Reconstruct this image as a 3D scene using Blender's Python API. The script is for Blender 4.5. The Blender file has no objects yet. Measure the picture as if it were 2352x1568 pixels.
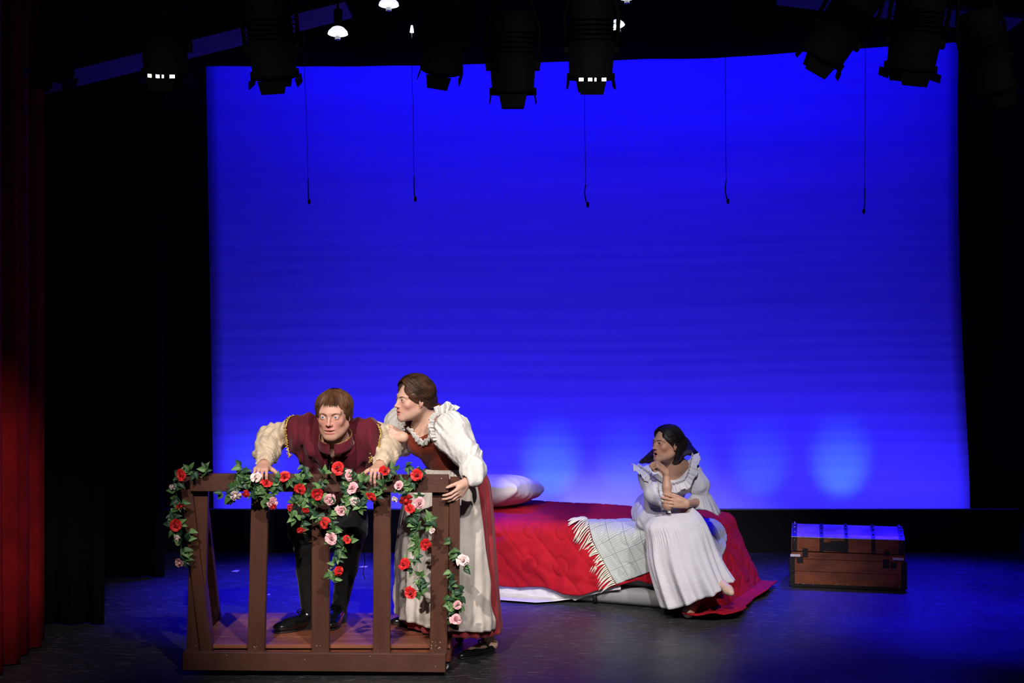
import bpy, bmesh, math, random
import numpy as np
from mathutils import Vector, Matrix
from mathutils.bvhtree import BVHTree

sc = bpy.context.scene
COL = sc.collection
PI = math.pi
F = 50.0 / 36.0 * 2352.0          # focal length in photo pixels
random.seed(7)

# ------------------------------------------------------------------ camera
cam_d = bpy.data.cameras.new('camera'); cam = bpy.data.objects.new('camera', cam_d); COL.objects.link(cam)
cam_d.lens = 50.0; cam_d.sensor_width = 36.0; cam_d.shift_y = -84.0 / 2352.0
cam.location = (0, 0, 1.9); cam.rotation_euler = (PI / 2, 0, 0)
cam_d.clip_start = 0.05; cam_d.clip_end = 100
sc.camera = cam

# ------------------------------------------------------------------ view, world
sc.view_settings.view_transform = 'Standard'; sc.view_settings.look = 'None'
sc.view_settings.gamma = 1.0; sc.view_settings.exposure = 0.0
sc.view_settings.use_curve_mapping = False
wd = bpy.data.worlds.new('world'); sc.world = wd; wd.use_nodes = True
wd.node_tree.nodes['Background'].inputs[0].default_value = (0.002, 0.002, 0.004, 1)
wd.node_tree.nodes['Background'].inputs[1].default_value = 0.3

# ------------------------------------------------------------------ lights
def spot(name, loc, at, power, color, angle, blend=0.6, size=0.06):
    d = bpy.data.lights.new(name, 'SPOT'); d.energy = power; d.color = color
    d.spot_size = math.radians(angle); d.spot_blend = blend; d.shadow_soft_size = size
    o = bpy.data.objects.new(name, d); COL.objects.link(o)
    o.location = loc; o.rotation_euler = (Vector(at) - Vector(loc)).to_track_quat('-Z', 'Y').to_euler()
    return o
def area(name, loc, at, power, color, sx, sy):
    d = bpy.data.lights.new(name, 'AREA'); d.shape = 'RECTANGLE'; d.size = sx; d.size_y = sy
    d.energy = power; d.color = color
    o = bpy.data.objects.new(name, d); COL.objects.link(o)
    o.location = loc; o.rotation_euler = (Vector(at) - Vector(loc)).to_track_quat('-Z', 'Y').to_euler()
    return o
# front of house wash, warm white; the last two are added fills
spot('front_spot', (-1.9, 1.3, 5.6), (-0.55, 7.65, 0.85), 2050, (1.0, 0.90, 0.82), 20, 0.7)
spot('front_spot', (1.5, 1.3, 5.6), (-0.5, 7.65, 0.8), 1500, (1.0, 0.93, 0.90), 21, 0.7)
spot('front_spot', (0.3, 1.6, 5.6), (0.9, 8.9, 0.45), 1900, (0.96, 0.93, 1.0), 19, 0.8)
spot('front_spot', (3.0, 2.0, 5.6), (0.8, 8.9, 0.45), 1300, (1.0, 0.90, 0.86), 20, 0.8)
spot('front_spot', (1.2, 1.6, 5.6), (2.35, 9.3, 0.25), 240, (1.0, 0.62, 0.40), 13, 0.8)
spot('front_spot', (-0.5, 1.5, 4.7), (-2.70, 7.6, 0.4), 900, (1.0, 0.8, 0.8), 16, 1.0)  # added spot standing in for spill on the red curtain
spot('front_spot', (-0.2, 0.4, 4.2), (-0.4, 7.4, 0.85), 620, (1.0, 0.93, 0.90), 15, 1.0)  # added low frontal fill to soften shadows on the faces
# blue back light over the upstage floor
for bx_, by_, bp_ in ((-1.1, 9.5, 7500), (1.2, 9.7, 900), (2.9, 9.3, 5200)):
    spot('blue_back_and_beam_fill', (bx_, 10.7, 4.3), (bx_, by_, 0.0), bp_, (0.012, 0.004, 1.0), 42, 1.0, 0.1)
for bx_ in (-2.2, 3.0):  # extra pair added only to turn the ceiling beams blue
    spot('blue_back_and_beam_fill', (bx_, 10.5, 4.0), (bx_ * .85, 8.7, 3.4), 130, (0.01, 0.0, 1.0), 70, 1.0, 0.1)
# blue strip lights for the backdrop: row above, row behind the ground row
for i in range(7):
    x_ = -2.2 + i * 0.95
    area('blue_top_strip', (x_, 10.55, 4.25), (x_, 11.6, 2.7), 12.5 if 0 < i < 6 else 7, (0.002, 0.0005, 1.0), 0.9, 0.12)
area('blue_middle_wash', (0.6, 8.6, 4.4), (0.6, 11.6, 1.9), 8, (0.05, 0.012, 1.0), 4.0, 0.2)
for i in range(9):
    x_ = -2.2 + i * 0.72
    area('blue_ground_strip', (x_, 11.04, 0.1), (x_, 11.6, 2.3), 9.5, (0.028, 0.018, 1.0), 0.7, 0.06)
for x_, p_ in ((0.32, 10.0), (0.92, 3.5), (1.42, 3.0), (2.02, 4.0), (2.68, 10.0), (-2.1, 2.4), (-1.15, 2.4)):
    spot('ground_row_lamp', (x_, 11.02, 0.18), (x_, 11.6, 0.58), p_ * 1.15, (0.075, 0.34, 1.0), 46, 1.0, 0.05)

# ------------------------------------------------------------------ helpers
def W(px, py, Y):
    return np.array(((px - 1176.0) * Y / F, Y, 1.9 - (py - 700.0) * Y / F))
def tag(o, label=None, cat=None, group=None, kind=None):
    if label: o['label'] = label
    if cat: o['category'] = cat
    if group: o['group'] = group
    if kind: o['kind'] = kind
    return o
def empty(name, loc, label=None, cat=None, group=None, rz=0):
    o = bpy.data.objects.new(name, None); COL.objects.link(o); o.location = loc; o.rotation_euler = (0, 0, rz)
    o.empty_display_size = 0.05
    return tag(o, label, cat, group)
def put(name, me, m=None, parent=None, smooth=False):
    """link a mesh (world coordinates) as one object, under parent"""
    if m is not None:
        for k in (m if isinstance(m, (list, tuple)) else [m]): me.materials.append(k)
    o = bpy.data.objects.new(name, me); COL.objects.link(o)
    if smooth: me.shade_smooth()
    if parent is not None:
        o.parent = parent
        mw = parent.matrix_basis.copy()
        p = parent.parent
        while p is not None: mw = p.matrix_basis @ mw; p = p.parent
        o.matrix_parent_inverse = mw.inverted()
    return o
def local(o_parent, me, name, m=None, smooth=False):
    """link a mesh given in the parent's own coordinates"""
    if m is not None:
        for k in (m if isinstance(m, (list, tuple)) else [m]): me.materials.append(k)
    o = bpy.data.objects.new(name, me); COL.objects.link(o); o.parent = o_parent
    if smooth: me.shade_smooth()
    return o
def mesh_np(V, Q, name='mesh'):
    """V (n,3) floats, Q (m,k) ints"""
    me = bpy.data.meshes.new(name); V = np.asarray(V, np.float32); Q = np.asarray(Q, np.int32)
    k = Q.shape[1]
    me.vertices.add(len(V)); me.vertices.foreach_set('co', V.ravel())
    me.loops.add(Q.size); me.loops.foreach_set('vertex_index', Q.ravel())
    me.polygons.add(len(Q)); me.polygons.foreach_set('loop_start', np.arange(0, Q.size, k, dtype=np.int32))
    me.update(calc_edges=True); me.validate()
    return me
class MB:
    """collects shapes into one mesh"""
    def __init__(s): s.v = []; s.f = []; s.mi = []
    def add(s, V, Fc, mi=0):
        b = len(s.v); s.v += [tuple(map(float, p)) for p in V]
        s.f += [tuple(i + b for i in f) for f in Fc]; s.mi += [mi] * len(Fc); return s
    def box(s, c, h, R=None, mi=0, bev=0.0):
        hx, hy, hz = h
        if bev <= 0:
            V = np.array([(x, y, z) for x in (-hx, hx) for y in (-hy, hy) for z in (-hz, hz)])
            Fc = [(0, 1, 3, 2), (4, 6, 7, 5), (0, 4, 5, 1), (2, 3, 7, 6), (0, 2, 6, 4), (1, 5, 7, 3)]
        else:
            b = min(bev, hx * .9, hy * .9, hz * .9)
            V = []; idx = {}
            for x in (-1, 1):
                for y in (-1, 1):
                    for z in (-1, 1):
                        for a in range(3):
                            p = [x * (hx - b), y * (hy - b), z * (hz - b)]
                            p[a] = (x, y, z)[a] * h[a]; idx[(x, y, z, a)] = len(V); V.append(p)
            V = np.array(V); Fc = []
            for a in range(3):
                u, w = (a + 1) % 3, (a + 2) % 3
                for sg in (-1, 1):
                    q = []
                    for su, sw in ((-1, -1), (1, -1), (1, 1), (-1, 1)):
                        k = [0, 0, 0]; k[a] = sg; k[u] = su; k[w] = sw; q.append(idx[(k[0], k[1], k[2], a)])
                    Fc.append(tuple(q if sg > 0 else q[::-1]))
                for su in (-1, 1):
                    for sw in (-1, 1):
                        q = []
                        for sg, ax in ((-1, u), (1, u), (1, w), (-1, w)):
                            k = [0, 0, 0]; k[a] = sg; k[u] = su; k[w] = sw; q.append(idx[(k[0], k[1], k[2], ax)])
                        Fc.append(tuple(q if su * sw < 0 else q[::-1]))
            for x in (-1, 1):
                for y in (-1, 1):
                    for z in (-1, 1):
                        q = [idx[(x, y, z, a)] for a in range(3)]
                        Fc.append(tuple(q if x * y * z > 0 else q[::-1]))
        if R is not None: V = V @ np.array(R).T
        return s.add(V + np.array(c), Fc, mi)
    def beam(s, a, b, w, t, up=(0, 0, 1), mi=0, bev=0.003):
        a = np.array(a, float); b = np.array(b, float); z = b - a; L = np.linalg.norm(z); z = z / L
        x = np.cross(np.array(up, float), z); x = x / np.linalg.norm(x); y = np.cross(z, x)
        return s.box((a + b) / 2, (w / 2, t / 2, L / 2), np.stack([x, y, z], 1), mi, bev)
    def tube(s, P, r, n=8, mi=0, cap=True):
        P = np.array(P, float); m = len(P); r = np.broadcast_to(np.array(r, float), (m,))
        T = np.gradient(P, axis=0); T /= np.linalg.norm(T, axis=1)[:, None] + 1e-12
        u = np.cross(T[0], (0.13, 0.31, 0.94)); u /= np.linalg.norm(u) + 1e-12
        V = []
        for i in range(m):
            u = u - T[i] * np.dot(u, T[i]); u /= np.linalg.norm(u) + 1e-12; w = np.cross(T[i], u)
            for k in range(n):
                a = 2 * PI * k / n; V.append(P[i] + r[i] * (math.cos(a) * u + math.sin(a) * w))
        Fc = [(i * n + k, i * n + (k + 1) % n, (i + 1) * n + (k + 1) % n, (i + 1) * n + k) for i in range(m - 1) for k in range(n)]
        if cap: Fc += [tuple(range(n))[::-1], tuple((m - 1) * n + k for k in range(n))]
        return s.add(V, Fc, mi)
    def lathe(s, prof, n=20, M=None, mi=0):
        V = []; m = len(prof)
        for r, z in prof:
            for k in range(n):
                a = 2 * PI * k / n; V.append((r * math.cos(a), r * math.sin(a), z))
        V = np.array(V)
        if M is not None:
            M = np.array(M); V = V @ M[:3, :3].T + M[:3, 3]
        Fc = [(i * n + k, i * n + (k + 1) % n, (i + 1) * n + (k + 1) % n, (i + 1) * n + k) for i in range(m - 1) for k in range(n)]
        return s.add(V, Fc, mi)
    def ball(s, c, r, n=8, mi=0):
        r = np.broadcast_to(np.array(r, float), (3,))
        return s.lathe([(max(1e-5, math.sin(PI * i / n)), -math.cos(PI * i / n)) for i in range(n + 1)], n + 2,
                       np.block([[np.diag(r), np.array(c, float)[:, None]], [0, 0, 0, 1]]), mi)
    def mesh(s, name='mesh'):
        me = bpy.data.meshes.new(name); me.from_pydata(s.v, [], s.f)
        if any(s.mi): me.polygons.foreach_set('material_index', s.mi)
        me.update(); return me
    def put(s, name, m, parent=None, smooth=False): return put(name, s.mesh(name), m, parent, smooth)
def grid_mesh(P, name='mesh', wrap=False):
    """P (m,n,3) lattice"""
    m, n = P.shape[:2]; V = P.reshape(-1, 3); I = np.arange(m * n).reshape(m, n)
    if wrap: I = np.concatenate([I, I[:, :1]], 1)
    Q = np.stack([I[:-1, :-1], I[:-1, 1:], I[1:, 1:], I[1:, :-1]], -1).reshape(-1, 4)
    return mesh_np(V, Q, name)
def thick(o, t, off=-1.0):
    md = o.modifiers.new('thickness', 'SOLIDIFY'); md.thickness = t; md.offset = off; return o
def smoothpath(P, n):
    """Catmull-Rom through P (k,d) -> n points"""
    P = np.array(P, float); k = len(P)
    Q = np.concatenate([[2 * P[0] - P[1]], P, [2 * P[-1] - P[-2]]])
    out = []
    for t in np.linspace(0, k - 1 - 1e-6, n):
        i = int(t); f = t - i; a, b, c, d = Q[i], Q[i + 1], Q[i + 2], Q[i + 3]
        out.append(0.5 * ((2 * b) + (-a + c) * f + (2 * a - 5 * b + 4 * c - d) * f * f + (-a + 3 * b - 3 * c + d) * f ** 3))
    return np.array(out)

# ------------------------------------------------------------------ materials
def mat(name, col, rough=0.6, metal=0.0, var=0.0, scale=8.0, bump=0.0, bscale=60.0, sheen=0.0, col2=None,
        stretch=(1, 1, 1), emit=0.0, spec=0.5, attr=None, sss=0.0, coat=0.0, rvar=0.0, detail=5.0, trans=0.0):
    m = bpy.data.materials.new(name); m.use_nodes = True; N = m.node_tree.nodes; L = m.node_tree.links
    b = N['Principled BSDF']; c4 = (*col, 1)
    b.inputs['Base Color'].default_value = c4; b.inputs['Roughness'].default_value = rough
    b.inputs['Metallic'].default_value = metal; b.inputs['Specular IOR Level'].default_value = spec
    if sheen: b.inputs['Sheen Weight'].default_value = sheen; b.inputs['Sheen Roughness'].default_value = 0.4
    if coat: b.inputs['Coat Weight'].default_value = coat; b.inputs['Coat Roughness'].default_value = 0.08
    if sss:
        b.inputs['Subsurface Weight'].default_value = sss; b.inputs['Subsurface Radius'].default_value = (1.0, .35, .2)
        b.inputs['Subsurface Scale'].default_value = 0.012
    if emit:
        b.inputs['Emission Color'].default_value = c4; b.inputs['Emission Strength'].default_value = emit
    tc = N.new('ShaderNodeTexCoord'); mp = N.new('ShaderNodeMapping'); mp.inputs['Scale'].default_value = stretch
    L.new(tc.outputs['Object'], mp.inputs[0])
    src = None
    if attr:
        a = N.new('ShaderNodeVertexColor'); a.layer_name = attr; src = a.outputs[0]; L.new(src, b.inputs['Base Color'])
    if var or col2:
        n = N.new('ShaderNodeTexNoise'); n.inputs['Scale'].default_value = scale; n.inputs['Detail'].default_value = detail
        L.new(mp.outputs[0], n.inputs['Vector'])
        r = N.new('ShaderNodeValToRGB'); L.new(n.outputs[0], r.inputs[0])
        r.color_ramp.elements[0].position = 0.35; r.color_ramp.elements[1].position = 0.65
        k2 = col2 if col2 else tuple(min(1, c * (1 + var)) for c in col)
        k1 = col if col2 else tuple(c * (1 - var) for c in col)
        if attr:
            r.color_ramp.elements[0].color = (1 - var, 1 - var, 1 - var, 1); r.color_ramp.elements[1].color = (1, 1, 1, 1)
            mx = N.new('ShaderNodeMixRGB'); mx.blend_type = 'MULTIPLY'; mx.inputs[0].default_value = 1
            L.new(src, mx.inputs[1]); L.new(r.outputs[0], mx.inputs[2]); L.new(mx.outputs[0], b.inputs['Base Color'])
        else:
            r.color_ramp.elements[0].color = (*k1, 1); r.color_ramp.elements[1].color = (*k2, 1)
            L.new(r.outputs[0], b.inputs['Base Color'])
        if rvar:
            mr = N.new('ShaderNodeMapRange'); L.new(n.outputs[0], mr.inputs[0])
            mr.inputs[3].default_value = max(0, rough - rvar); mr.inputs[4].default_value = min(1, rough + rvar)
            L.new(mr.outputs[0], b.inputs['Roughness'])
    if bump:
        n2 = N.new('ShaderNodeTexNoise'); n2.inputs['Scale'].default_value = bscale; n2.inputs['Detail'].default_value = 4
        L.new(mp.outputs[0], n2.inputs['Vector'])
        bp = N.new('ShaderNodeBump'); bp.inputs['Strength'].default_value = bump; bp.inputs['Distance'].default_value = 0.01
        L.new(n2.outputs[0], bp.inputs['Height']); L.new(bp.outputs[0], b.inputs['Normal'])
    return m
M_black = mat('black_drape', (0.004, 0.004, 0.004), 0.95, spec=0.1)
M_blackmetal = mat('black_metal', (0.0004, 0.0004, 0.0004), 0.8, spec=0.02)
M_red_velvet = mat('red_velvet', (0.22, 0.006, 0.008), 0.85, var=0.25, scale=5, spec=0.15)
M_cyc = mat('cyclorama_cloth', (0.8, 0.8, 0.8), 0.9, var=0.05, scale=1.3, stretch=(0.25, 1, 5.0), spec=0.1)
M_wood = mat('brown_painted_wood', (0.098, 0.040, 0.027), 0.42, col2=(0.070, 0.027, 0.018), scale=7, stretch=(1, 1, 1), bump=0.25, bscale=30, rvar=0.1)
M_woodv = mat('brown_painted_post', (0.094, 0.036, 0.022), 0.42, col2=(0.066, 0.023, 0.014), scale=9, stretch=(2, 2, 0.35), bump=0.3, bscale=25, rvar=0.1)
M_deck = mat('scuffed_brown_deck', (0.30, 0.10, 0.055), 0.42, col2=(0.15, 0.045, 0.026), scale=3.2, stretch=(0.8, 3.5, 1), bump=0.2, bscale=20, rvar=0.12)
M_redwood = mat('reddish_plywood', (0.12, 0.026, 0.013), 0.5, col2=(0.20, 0.055, 0.025), scale=9, stretch=(1, 1, 2))
M_chip = mat('chipped_white_paint', (0.6, 0.5, 0.42), 0.7)
M_steel = mat('screw_steel', (0.5, 0.48, 0.45), 0.35, 1.0)
M_rubber = mat('black_rubber', (0.01, 0.01, 0.01), 0.5)
M_white_plastic = mat('grey_wheel', (0.45, 0.47, 0.5), 0.35)
M_lamp = mat('lamp_glow', (1.0, 0.97, 0.85), 0.5, emit=14.0)
M_lamp2 = mat('lamp_reflector_glow', (0.8, 0.82, 1.0), 0.3, emit=1.1)
M_gold = mat('gold_braid', (0.62, 0.42, 0.12), 0.32, 0.75, bump=0.5, bscale=200)
M_silver = mat('silver_metal', (0.7, 0.7, 0.72), 0.25, 1.0)
M_patent = mat('black_patent_leather', (0.006, 0.006, 0.007), 0.16, coat=0.6, bump=0.12, bscale=40)

# ================================================================== the setting
def struct(name, mb, m, parent=None):
    o = mb.put(name, m, parent)
    if parent is None: o['kind'] = 'structure'
    return o
def floor_material():
    m = bpy.data.materials.new('black_stage_vinyl'); m.use_nodes = True; N = m.node_tree.nodes; L = m.node_tree.links
    b = N['Principled BSDF']; tc = N.new('ShaderNodeTexCoord')
    def noise(scale, stretch, rot, detail=3.0):
        mp = N.new('ShaderNodeMapping'); mp.inputs['Scale'].default_value = stretch; mp.inputs['Rotation'].default_value = (0, 0, rot)
        L.new(tc.outputs['Object'], mp.inputs[0])
        n = N.new('ShaderNodeTexNoise'); n.inputs['Scale'].default_value = scale; n.inputs['Detail'].default_value = detail
        L.new(mp.outputs[0], n.inputs['Vector']); return n.outputs[0]
    def ramp(src, a, c):
        r = N.new('ShaderNodeMapRange'); r.inputs[1].default_value = a; r.inputs[2].default_value = c; L.new(src, r.inputs[0]); return r.outputs[0]
    acc = None
    for sc_, st, ro, lo, hi in ((9, (0.7, 14, 1), 0.25, .675, .70), (11, (0.9, 18, 1), -0.5, .685, .71), (7, (0.8, 16, 1), 1.1, .70, .72), (13, (1.2, 12, 1), 0.02, .68, .70)):
        s = ramp(noise(sc_, st, ro, 2.0), lo, hi)
        if acc is None: acc = s
        else:
            mx = N.new('ShaderNodeMath'); mx.operation = 'MAXIMUM'; L.new(acc, mx.inputs[0]); L.new(s, mx.inputs[1]); acc = mx.outputs[0]
    speck = ramp(noise(55, (1, 1, 1), 0, 1.0), .765, .78)
    mx = N.new('ShaderNodeMath'); mx.operation = 'MAXIMUM'; L.new(acc, mx.inputs[0]); L.new(speck, mx.inputs[1]); acc = mx.outputs[0]
    patch = ramp(noise(1.2, (1, 1, 1), 0, 5.0), .3, .7)
    r1 = N.new('ShaderNodeMixRGB'); r1.inputs[1].default_value = (.019, .019, .020, 1); r1.inputs[2].default_value = (.033, .031, .033, 1); L.new(patch, r1.inputs[0])
    r2 = N.new('ShaderNodeMixRGB'); r2.inputs[2].default_value = (.20, .19, .20, 1); L.new(r1.outputs[0], r2.inputs[1])
    mm = N.new('ShaderNodeMath'); mm.operation = 'MULTIPLY'; mm.inputs[1].default_value = 1.0; L.new(acc, mm.inputs[0]); L.new(mm.outputs[0], r2.inputs[0])
    L.new(r2.outputs[0], b.inputs['Base Color'])
    b.inputs['Specular IOR Level'].default_value = .3
    rr = N.new('ShaderNodeMapRange'); rr.inputs[3].default_value = .34; rr.inputs[4].default_value = .50; L.new(patch, rr.inputs[0]); L.new(rr.outputs[0], b.inputs['Roughness'])
    bp = N.new('ShaderNodeBump'); bp.inputs['Strength'].default_value = .15; bp.inputs['Distance'].default_value = .003
    L.new(noise(90, (1, 1, 1), 0, 2), bp.inputs['Height']); L.new(bp.outputs[0], b.inputs['Normal'])
    return m
M_floor = floor_material()
struct('floor', MB().box((0, 5.2, -0.05), (6.2, 7.3, 0.05)), M_floor)
struct('ceiling', MB().box((0, 5.2, 6.05), (6.2, 7.3, 0.05)), M_black)
struct('wall_back', MB().box((0, 12.45, 3), (6.2, 0.05, 3)), M_black)
struct('wall_left', MB().box((-6.25, 5.2, 3), (0.05, 7.3, 3)), M_black)
struct('wall_right', MB().box((6.25, 5.2, 3), (0.05, 7.3, 3)), M_black)
struct('wall_front', MB().box((0, -2.05, 3), (6.2, 0.05, 3)), M_black)

# backdrop, stretched cloth seen through the black masking
n1, n2 = 60, 260
TL, TR, BLc, BR = W(473, 140, 11.6), W(2200, 90, 11.6), W(492, 1262, 11.6), W(2230, 1262, 11.6)
P = np.zeros((n2, n1, 3))
for j in range(n2):
    v = j / (n2 - 1)
    for i in range(n1):
        u = i / (n1 - 1)
        a = TL + (BLc - TL) * v; b = TR + (BR - TR) * v
        if v > .0: b = b - np.array((0.035 * math.sin(PI * min(1, v * 1.2)), 0, 0)) * 1.0
        p = a + (b - a) * u
        p[1] += .0011 * math.sin(v * 205 + .8 * math.sin(u * 9) + 2 * math.sin(v * 31)) * (.4 + v)
        p[1] += 0.008 * math.sin(u * 23 + v * 2) * math.sin(v * 3)
        P[j, i] = p
cyc = put('backdrop', grid_mesh(P), M_cyc, None, True); thick(cyc, 0.004)
tag(cyc, 'huge pale backdrop cloth glowing blue behind the whole stage', 'backdrop')

def drape(name, x0, y0, x1, y1, z0, z1, waves, amp, m, label, cat, group=None, zb=None, seed=0, flare=0.0):
    n, mm_ = int(waves * 10) + 1, 14; P = np.zeros((mm_, n, 3)); rs = np.random.RandomState(seed)
    d = np.array((x1 - x0, y1 - y0)); L_ = np.linalg.norm(d); d = d / L_; nn = np.array((-d[1], d[0])); ph = rs.rand(8) * 6
    for j in range(mm_):
        v = j / (mm_ - 1)
        for i in range(n):
            u = i / (n - 1)
            w = math.sin(2 * PI * waves * u + .6 * math.sin(5 * u + ph[0])) + .35 * math.sin(2 * PI * waves * 1.7 * u + ph[1] + v)
            off = amp * w * (1 - .45 * v)
            q = np.array((x0, y0)) + d * L_ * u + nn * off
            P[j, i] = (q[0], q[1], z0 + (z1 - z0) * v)
    o = put(name, grid_mesh(P), m, None, True); thick(o, 0.006, 0)
    return tag(o, label, cat, group)
drape('stage_curtain', -2.66, 7.15, -2.66, 8.06, 0.01, 5.95, 4.5, 0.045, M_red_velvet, 'red velvet curtain hanging in deep folds at the left edge', 'curtain', seed=3)
drape('stage_curtain', -3.6, 8.45, -2.42, 8.45, 0.01, 5.95, 7, 0.03, M_black, 'black side curtain just behind the red curtain', 'curtain', seed=4)
drape('stage_curtain', -3.9, 9.9, -2.42, 9.9, 0.01, 5.95, 8, 0.03, M_black, 'black side curtain at the left edge of the blue backdrop', 'curtain', seed=5)
drape('stage_curtain', 3.72, 10.3, 5.2, 10.3, 0.01, 5.95, 8, 0.03, M_black, 'black side curtain at the right edge of the blue backdrop', 'curtain', seed=6)
drape('stage_curtain', 3.3, 8.2, 4.8, 8.2, 0.01, 5.95, 8, 0.03, M_black, 'black side curtain nearest the right edge of the picture', 'curtain', seed=8)
# black border above the backdrop and ground row below
n = 60; P = np.zeros((6, n, 3))
for j in range(6):
    for i in range(n):
        px = 200 + 2300 * i / (n - 1)
        yb = np.interp(px, [200, 473, 700, 1010, 1260, 1520, 1640, 1820, 2030, 2200, 2500], [152, 152, 153, 150, 143, 135, 134, 121, 108, 97, 80])
        a = W(px, yb, 10.2); P[j, i] = (a[0], 10.2 + .012 * math.sin(i * 1.3), a[2] + (5.95 - a[2]) * j / 5)
brd = put('border_curtain', grid_mesh(P), M_black, None, True); thick(brd, 0.006, 0)
tag(brd, 'black border curtain masking the top of the blue backdrop', 'curtain')
gr = empty('ground_row', (0.5, 10.95, 0), 'long low black masking flat hiding the foot of the blue backdrop', 'masking flat')
M_flatblack = mat('matt_black_flat', (0.006, 0.006, 0.006), 0.8, spec=0.2)
M_edge = mat('worn_flat_edge', (0.10, 0.10, 0.12), 0.5)
for a_, b_ in ((-3.4, -1.0), (-1.0, 1.4), (1.4, 3.9)):
    MB().box(((a_ + b_) / 2, 10.93, .163), ((b_ - a_) / 2, .012, .163), None, 0, .002).put('panel', M_flatblack, gr)
MB().box((.25, 10.935, .329), (3.65, .02, .004), None, 0, .001).put('top_edge', M_edge, gr)

# ceiling beams, part of their blue light put into the base colour
M_beam = mat('blue_light_tinted_beam', (0.13, 0.13, 0.34), 0.7, var=0.1, scale=2)
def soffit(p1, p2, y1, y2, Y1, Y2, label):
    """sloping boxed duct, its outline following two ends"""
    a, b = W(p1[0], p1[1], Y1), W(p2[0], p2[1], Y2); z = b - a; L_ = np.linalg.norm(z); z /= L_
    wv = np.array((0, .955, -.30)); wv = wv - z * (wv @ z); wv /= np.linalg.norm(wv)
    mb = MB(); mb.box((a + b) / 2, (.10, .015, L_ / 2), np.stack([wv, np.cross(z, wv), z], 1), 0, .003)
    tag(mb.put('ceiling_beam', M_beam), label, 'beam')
soffit((-90, 240), (800, 18), 0, 0, 8.24, 8.1, 'sloping ceiling beam lit and tinted blue at upper left')
soffit((1800, -12), (2330, 56), 0, 0, 8.4, 8.8, 'sloping ceiling beam lit and tinted blue at upper right')

# lighting pipe and lanterns
pipe = MB().tube([(-4.5, 6.0, 3.52), (4.5, 6.0, 3.52)], .024, 12).put('lighting_pipe', M_blackmetal, None, True)
tag(pipe, 'black steel lighting pipe running across above the stage', 'pipe')
for x_ in (-4.2, 4.2):
    MB().tube([(x_, 6.0, 3.54), (x_, 6.0, 6.0)], .01, 8).put('hanger', M_blackmetal, pipe)
pipe2 = MB().tube([(-4.5, 6.9, 3.62), (4.5, 6.9, 3.62)], .024, 12).put('lighting_pipe', M_blackmetal, None, True)
tag(pipe2, 'black steel lighting pipe further upstage carrying the small bright lamps', 'pipe')
for x_ in (-4.2, 4.2):
    MB().tube([(x_, 6.9, 3.64), (x_, 6.9, 6.0)], .01, 8).put('hanger', M_blackmetal, pipe2)
def lantern(px, ybot, w, roll, tilt, glow, label, Y=5.95, doors=True):
    """barn-door lantern, body axis local Z (lens down at z=0)"""
    s = F / Y; r = w / s / 2 * 1.0; base = W(px, ybot - 22, Y)
    t = empty('stage_light', base, label, 'stage light', 'black barn-door lanterns on the front pipe'); t.rotation_euler = (tilt, roll, 0)
    H = .34
    local(t, MB().lathe([(.001, H), (r * .80, H), (r * .92, H - .03), (r * .92, H * .55), (r * .98, H * .45), (r * .9, .03), (r, .028), (r, 0), (r * .86, 0), (r * .84, .04), (.001, .05)], 24).mesh(), 'housing', M_blackmetal, True)
    mb = MB()
    for k in range(5): mb.lathe([(r * .93, H * .5 + .02 * k), (r * 1.02, H * .5 + .02 * k + .004)], 24)
    local(t, mb.mesh(), 'cooling_fin', M_blackmetal)
    yk = MB(); yk.tube([(-r * 1.08, 0, H * .35), (-r * 1.12, 0, H * .8), (-r * .6, 0, H * 1.25), (r * .6, 0, H * 1.25), (r * 1.12, 0, H * .8), (r * 1.08, 0, H * .35)], .009, 8)
    local(t, yk.mesh(), 'yoke', M_blackmetal, True)
    for sx in (-1, 1): local(t, MB().lathe([(.001, 0), (.02, 0), (.02, .02), (.001, .02)], 10, Matrix.Translation((sx * r * 1.04 - .01, 0, H * .35)) @ Matrix.Rotation(PI / 2, 4, 'Y')).mesh(), 'tilt_knob', M_blackmetal)
    top = Vector((base[0], 6.0, 3.52)); R_ = t.rotation_euler.to_matrix(); yk_top = Vector(base) + R_ @ Vector((0, 0, H * 1.25))
    MB().beam(yk_top, (yk_top.x + .0001, 6.0, 3.492), .03, .03, (0, 1, 0)).put('hook_clamp', M_blackmetal, t)
    if doors:
        q = r * .95
        for k in range(4):
            a = k * PI / 2; c, s_ = math.cos(a), math.sin(a); wd_ = q * (1 if k % 2 else .62)
            Rz = np.array(((c, -s_, 0), (s_, c, 0), (0, 0, 1))); fl = .035 if k % 2 else .055
            V = np.array([(-wd_, -q, 0), (wd_, -q, 0), (wd_ * .8, -q * 1.06, -fl), (-wd_ * .8, -q * 1.06, -fl), (-wd_, -q + .003, 0), (wd_, -q + .003, 0), (wd_ * .8, -q * 1.06 + .003, -fl), (-wd_ * .8, -q * 1.06 + .003, -fl)]) @ Rz.T
            local(t, MB().add(V, [(0, 1, 2, 3), (7, 6, 5, 4), (0, 4, 5, 1), (1, 5, 6, 2), (2, 6, 7, 3), (3, 7, 4, 0)]).mesh(), 'barn_door', M_blackmetal)
    if glow:
        for a, wv in ((-.55, .18), (-.16, .16), (.1, .07), (.42, .2)):
            mb = MB(); V = []
            for k in range(5):
                th = -PI / 2 + a + wv * (k / 4); V += [(r * 1.012 * math.cos(th), r * 1.012 * math.sin(th), .0), (r * 1.012 * math.cos(th), r * 1.012 * math.sin(th), .013)]
            mb.add(V, [(2 * k, 2 * k + 2, 2 * k + 3, 2 * k + 1) for k in range(4)]); thick(local(t, mb.mesh(), 'light_slot', M_lamp), .002)
    return t
lantern(380, 196, 108, 0.04, .25, True, 'black stage light at upper left with glowing slots, left of the blue backdrop')
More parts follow.
